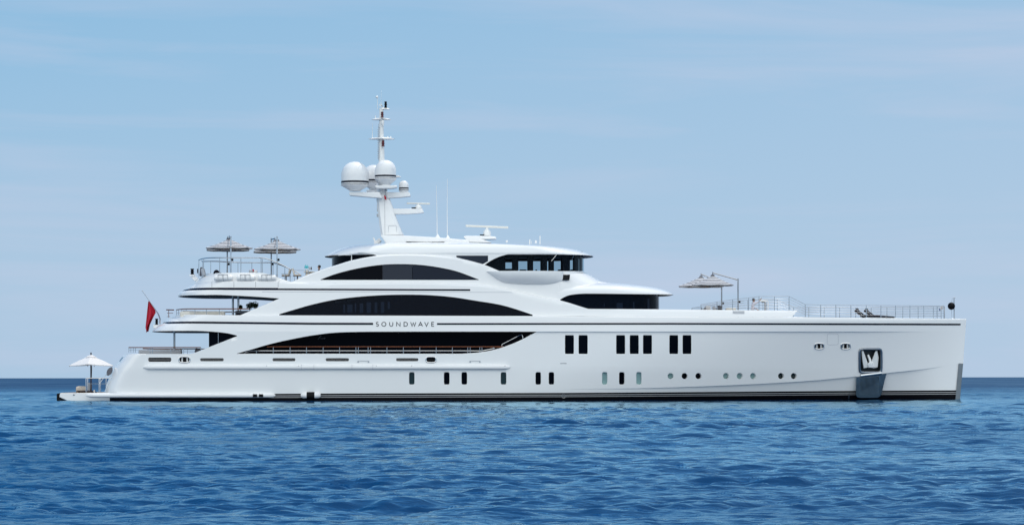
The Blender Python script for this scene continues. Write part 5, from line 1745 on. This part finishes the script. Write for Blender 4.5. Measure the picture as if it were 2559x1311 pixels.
# ------------------------------------------------------------------ loose furniture
def cushion(name, label, cat, px, py_t, py_b, wpx, Y, dpt, mtl, tilt=0.0, group=None, bev=0.07):
    t = P(px, py_t, Y); b = P(px, py_b, Y); w = wpx * PXM(Y - CAMY)
    m = MB(); m.box((0, 0, (t.z - b.z) / 2), (w, dpt, t.z - b.z), ry=tilt)
    o = m.build(name, M[mtl], None, bevel=min(bev, (t.z - b.z) * .3)); o.location = b
    return tag(o, label, cat, group)
cushion("scatter_cushion", "dark grey square cushion propped up on the foredeck seat", "cushion", 1797, 763, 781, 13.5, -2.6, 0.22, 'dark_cloth', R(6))
for i, (y0, y1) in enumerate(((764.5, 768.5), (768.8, 772.8), (773, 781))):
    cushion("folded_towel" if i < 2 else "seat_cushion", ("white folded towel on top of the small pile by the foredeck parasol", "white folded towel under the top one of the foredeck pile",
            "cream seat pad below the towels on the foredeck")[i], "towel" if i < 2 else "cushion", 1769 + i, y0, y1, 12.5 - i * .6, -2.2, 0.5, 'canvas' if i < 2 else 'cream')
cushion("scatter_cushion", "pale grey cushion leaning behind the dark one on the foredeck", "cushion", 1786, 764.5, 781, 8, -2.1, 0.3, 'grey_light', R(-28))
cushion("seat_cushion", "long cream seat pad near the tall parasol mast on the foredeck", "cushion", 1826, 769.5, 781, 26, -1.6, 0.8, 'cream')
cushion("carry_bag", "small black bag at the aft end of the foredeck rail", "bag", 1753.5, 769, 781, 3.5, -2.5, 0.2, 'dark_cloth')
cushion("carry_bag", "grey rounded bag beside the towel pile on the foredeck", "bag", 1760.5, 767.5, 781, 6, -2.5, 0.3, 'grey_cloth', R(15))
cushion("scatter_cushion", "pale cushion at the aft corner of the sun deck rail", "cushion", 508, 670, 690, 10, -2.8, 0.4, 'grey_light', R(-10), bev=0.12)
cushion("scatter_cushion", "grey cushion behind the pale one in the aft corner of the sun deck", "cushion", 502.5, 667, 690, 6, -2.3, 0.3, 'grey_cloth', R(6))
cushion("rolled_towel", "greyish rolled towel lying on the sun deck coaming", "towel", 627, 674, 686, 10, -3.7, 0.2, 'grey_light', R(0))
cushion("rolled_towel", "red towel on the sun deck coaming beside a grey one", "towel", 631, 672, 686, 4.5, -3.6, 0.2, 'red', R(20))
cushion("rolled_towel", "cream towel heap on the sun deck coaming beside the red one", "towel", 638.5, 674.5, 686, 9, -3.7, 0.25, 'canvas', R(10))
# black backed chair by the aft parasol masts
m = MB(); b_ = P(541, 700, -3.4)
m.sphere((0, 0, 0.62), 0.24, n=16, sc=(0.9, 0.8, 1.05))
ch = thing("lounge_chair", "round backed black chair on the sun deck beside the parasol masts", "chair", (b_.x, -3.4, SUNZ))
m.build("backrest", M['dark_cloth'], ch, smooth=80)
m = MB(); m.box((0.28, 0, 0.40), (0.55, 0.5, 0.14)); m.build("seat", M['grey_light'], ch, bevel=0.05)
m = MB(); m.tube([(0.1, -0.24, 0.66), (0.36, -0.24, 0.64)], 0.03, n=6); m.build("armrest", M['dark_cloth'], ch)
for s in (-.2, .2):
    for x in (-.1, .5):
        m = MB(); m.tube([(x, s, 0), (x, s, 0.36)], 0.02, n=6); m.build("leg", M['steel'], ch)
# bar stools
def stool(label, px, Y, rz):
    b_ = P(px, 700, Y); r_ = thing("bar_stool", label, "stool", (b_.x, Y, SUNZ), "bar stools by the sun deck stairs"); r_.rotation_euler = (0, 0, rz)
    zs = 0.52
    m = MB(); m.box((0.12, 0, zs), (0.52, 0.46, 0.10)); m.build("seat", M['beige'], r_, bevel=0.04)
    m = MB(); m.box((-0.15, 0, zs + 0.25), (0.10, 0.46, 0.46), ry=R(-14)); m.build("backrest", M['cream'], r_, bevel=0.04)
    m = MB(); m.box((0.10, 0, zs - 0.06), (0.58, 0.44, 0.04)); m.build("seat_frame", M['grey_cloth'], r_)
    m = MB(); m.tube([(0.12, 0, 0), (0.12, 0, zs - 0.05)], 0.045, n=10); m.lathe([(0.001, 0), (0.22, 0), (0.22, 0.02), (0.05, 0.04)], c=(0.12, 0, 0), n=16)
    m.build("stem", M['grey_cloth'], r_)
    return r_
stool("cream high backed bar stool facing the bar on the sun deck", 739, -2.6, 0.0)
stool("bar stool turned the other way, right behind the sun deck stairs", 719, -2.2, R(170))
# bottles on the bar
def bottle(label, px, yt, yb, r, mtl):
    b_ = P(px, yb, -1.9); h = P(px, yt, -1.9).z - b_.z
    m = MB(); m.lathe([(0.001, 0), (r, 0), (r, h * .55), (r * .8, h * .66), (r * .35, h * .75), (r * .35, h * .97), (0.001, h)], n=14)
    o = m.build("bottle", M[mtl], None, smooth=50); o.location = b_
    tag(o, label, "bottle", "bottles on the sun deck bar")
bottle("turquoise bottle, leftmost on the white bar of the sun deck", 763.5, 661, 670, 0.075, 'teal_bottle')
bottle("turquoise bottle, right of the first one on the sun deck bar", 768.2, 661.5, 670, 0.075, 'teal_bottle')
bottle("short clear grey bottle on the sun deck bar", 773.5, 665, 673.6, 0.05, 'grey_light')
bottle("thin dark bottle standing on the sun deck bar", 777.8, 665, 673.6, 0.045, 'amber')
# sun loungers on the foredeck
def lounger(label, px, Y):
    b_ = P(px, 792, Y); r_ = thing("sun_lounger", label, "sun lounger", (b_.x, Y, FOREZ), "sun loungers on the foredeck")
    z0 = zc(792, Y) - FOREZ
    m = MB(); m.box((0.80, 0, z0 + 0.0), (1.5, 0.62, 0.15), ry=R(4)); m.build("mattress", M['dark_cloth'], r_, bevel=0.03)
    m = MB(); m.box((-0.20, 0, z0 + 0.22), (0.85, 0.62, 0.20), ry=R(38)); m.build("backrest", M['dark_cloth'], r_, bevel=0.03)
    m = MB(); m.lathe([(0.001, -0.28), (0.09, -0.26), (0.11, 0), (0.09, 0.26), (0.001, 0.28)], n=14, axis='Y', c=(-0.42, 0, z0 + 0.50)); m.build("pillow", M['dark_cloth'], r_)
    m = MB()
    for s in (-.3, .3):
        m.tube([(-0.5, s, z0 + 0.48), (0.05, s, z0), (1.55, s, z0 - 0.06)], 0.022, n=6); m.tube([(-0.15, s, z0 + 0.12), (-0.05, s, 0.02)], 0.02, n=6); m.tube([(1.3, s, z0 - 0.05), (1.3, s, 0.02)], 0.02, n=6)
    m.build("frame", M['steel_brushed'], r_)
    return r_
lounger("dark sun lounger with raised back, the aft one behind the bow rail", 2157, -1.2)
lounger("dark sun lounger with raised back, the forward one behind the bow rail", 2180, 0.9)
# dark sofa and plants on the upper aft deck
UPZ = zc(785) - 0.72
b_ = P(605, 800, -3.6)
so = thing("outdoor_sofa", "dark sofa behind the teak rail of the upper aft deck", "sofa", (b_.x, -3.6, UPZ))
zs = zc(773.5) - UPZ
m = MB(); m.box((0, 0, zs * .35), (1.3, 0.8, zs * .5)); m.build("seat", M['brown_cloth'], so, bevel=0.06)
m = MB(); m.box((0.1, 0.3, zs * .62), (1.2, 0.2, zs * .75)); m.build("backrest", M['dark_cloth'], so, bevel=0.06)
rng_ = random.Random(5)
def plant(label, px, py, Y, r):
    c = P(px, py, Y); b0_ = UPZ
    r_ = thing("potted_plant", label, "plant", (c.x, Y, b0_), "plants on the upper aft deck")
    h = c.z - b0_
    m = MB(); m.lathe([(0.001, 0), (0.16, 0), (0.22, 0.42), (0.20, 0.42), (0.001, 0.40)], n=16); m.build("pot", M['grey_cloth'], r_)
    m = MB(); m.tube([(0, 0, 0.4), (0.02, 0, h)], 0.03, n=6)
    m.build("stem", M['brown_cloth'], r_)
    m = MB()
    for i in range(240):
        d = Vector((rng_.gauss(0, 1), rng_.gauss(0, 1), rng_.gauss(0, .8))).normalized() * r * rng_.uniform(.35, 1.05)
        p = Vector((0, 0, h)) + d; s = rng_.uniform(.05, .09)
        u = Vector((rng_.gauss(0, 1), rng_.gauss(0, 1), rng_.gauss(0, 1))).normalized(); v = u.cross(Vector((rng_.gauss(0, 1), rng_.gauss(0, 1), 1))).normalized()
        m.add([p - u * s, p + v * s * .45, p + u * s, p - v * s * .45], [(0, 1, 2, 3)])
    m.build("foliage", M['leaf'], r_, smooth=0, weld=False)
plant("bushy green plant left of the taller dark one on the upper aft deck", 624, 764, -1.5, 0.25)
plant("dark upright plant against the white fashion plate of the upper aft deck", 637, 762, -2.0, 0.26)
plant("small dark plant beside the pillar of the upper aft deck", 601, 767, -1.0, 0.13)
# main deck aft chair
MDZ = zc(914)
b_ = P(487, 900, -3.4)
dc = thing("deck_chair", "black reclining chair behind the teak rail of the main aft deck", "chair", (b_.x, -3.4, MDZ))
zs = zc(884) - MDZ
m = MB(); m.box((-0.05, 0, zs + 0.02), (0.70, 0.6, 0.10), ry=R(-20)); m.build("seat", M['dark_cloth'], dc, bevel=0.03)
m = MB(); m.box((0.20, 0, zs + 0.26), (0.34, 0.6, 0.30), ry=R(20)); m.build("backrest", M['brown_cloth'], dc, bevel=0.04)
m = MB(); m.box((-0.28, 0, zs + 0.40), (1.25, 0.05, 0.05)); m.build("armrest", M['dark_cloth'], dc)
# swim platform things
b_ = P(203, 981.5, -2.0)
m = MB(); m.lathe([(0.001, -0.36), (0.20, -0.34), (0.25, -0.2), (0.26, 0.15), (0.22, 0.34), (0.001, 0.37)], n=20, axis='X', c=(0, 0, 0.24))
o = m.build("bean_bag", M['beige'], None, smooth=60); o.location = (b_.x, -2.0, b_.z); tag(o, "fat beige bean bag lying on the swim platform", "bean bag")
b_ = P(215, 981.3, -2.6)
lo = thing("low_lounger", "low dark wooden lounger on the swim platform under the white parasol", "lounger", (b_.x, -2.6, b_.z))
m = MB(); m.box((0, 0, 0.14), (1.25, 0.6, 0.06)); m.build("slatted_bed", M['brown_cloth'], lo)
for x in (-.5, -.1, .3, .55):
    m = MB(); m.box((x, 0, 0.055), (0.06, 0.55, 0.11)); m.build("leg", M['brown_cloth'], lo)
b_ = P(231, 981.3, -2.3)
o = MB(); o.box((0, 0, 0.36), (0.30, 0.34, 0.72)); q = o.build("towel_box", M['grey_light'], None, bevel=0.05); q.location = (b_.x - 0.25, -2.0, b_.z); tag(q, "pale grey box standing behind the platform handrail", "box")
m = MB(); m.lathe([(0.001, 0), (0.05, 0), (0.06, 0.16), (0.04, 0.22), (0.001, 0.23)], n=10); q = m.build("water_bottle", M['canvas'], None); q.location = (P(235.5, 981, -2.9).x, -2.9, b_.z); tag(q, "small white bottle on the swim platform beside the parasol pole", "bottle")

# script mark on the saloon glass
m = MB()
def scr(pts):
    m.tube([P(x, y, -3.63) for x, y in pts], 0.022, n=5)
scr([(794.5, 847), (796.5, 845.5), (799.8, 840.5), (801, 839.5), (804, 840)]); scr([(798, 842.5), (800.5, 842.5)])
scr([(800, 846), (801.5, 843.5), (802.5, 846), (804.5, 843.6), (805.5, 846), (807, 844), (808.5, 846), (811, 843.6), (813, 844.5), (811, 846), (809, 845.5)])
part("script_mark", m, 'grey_cloth')
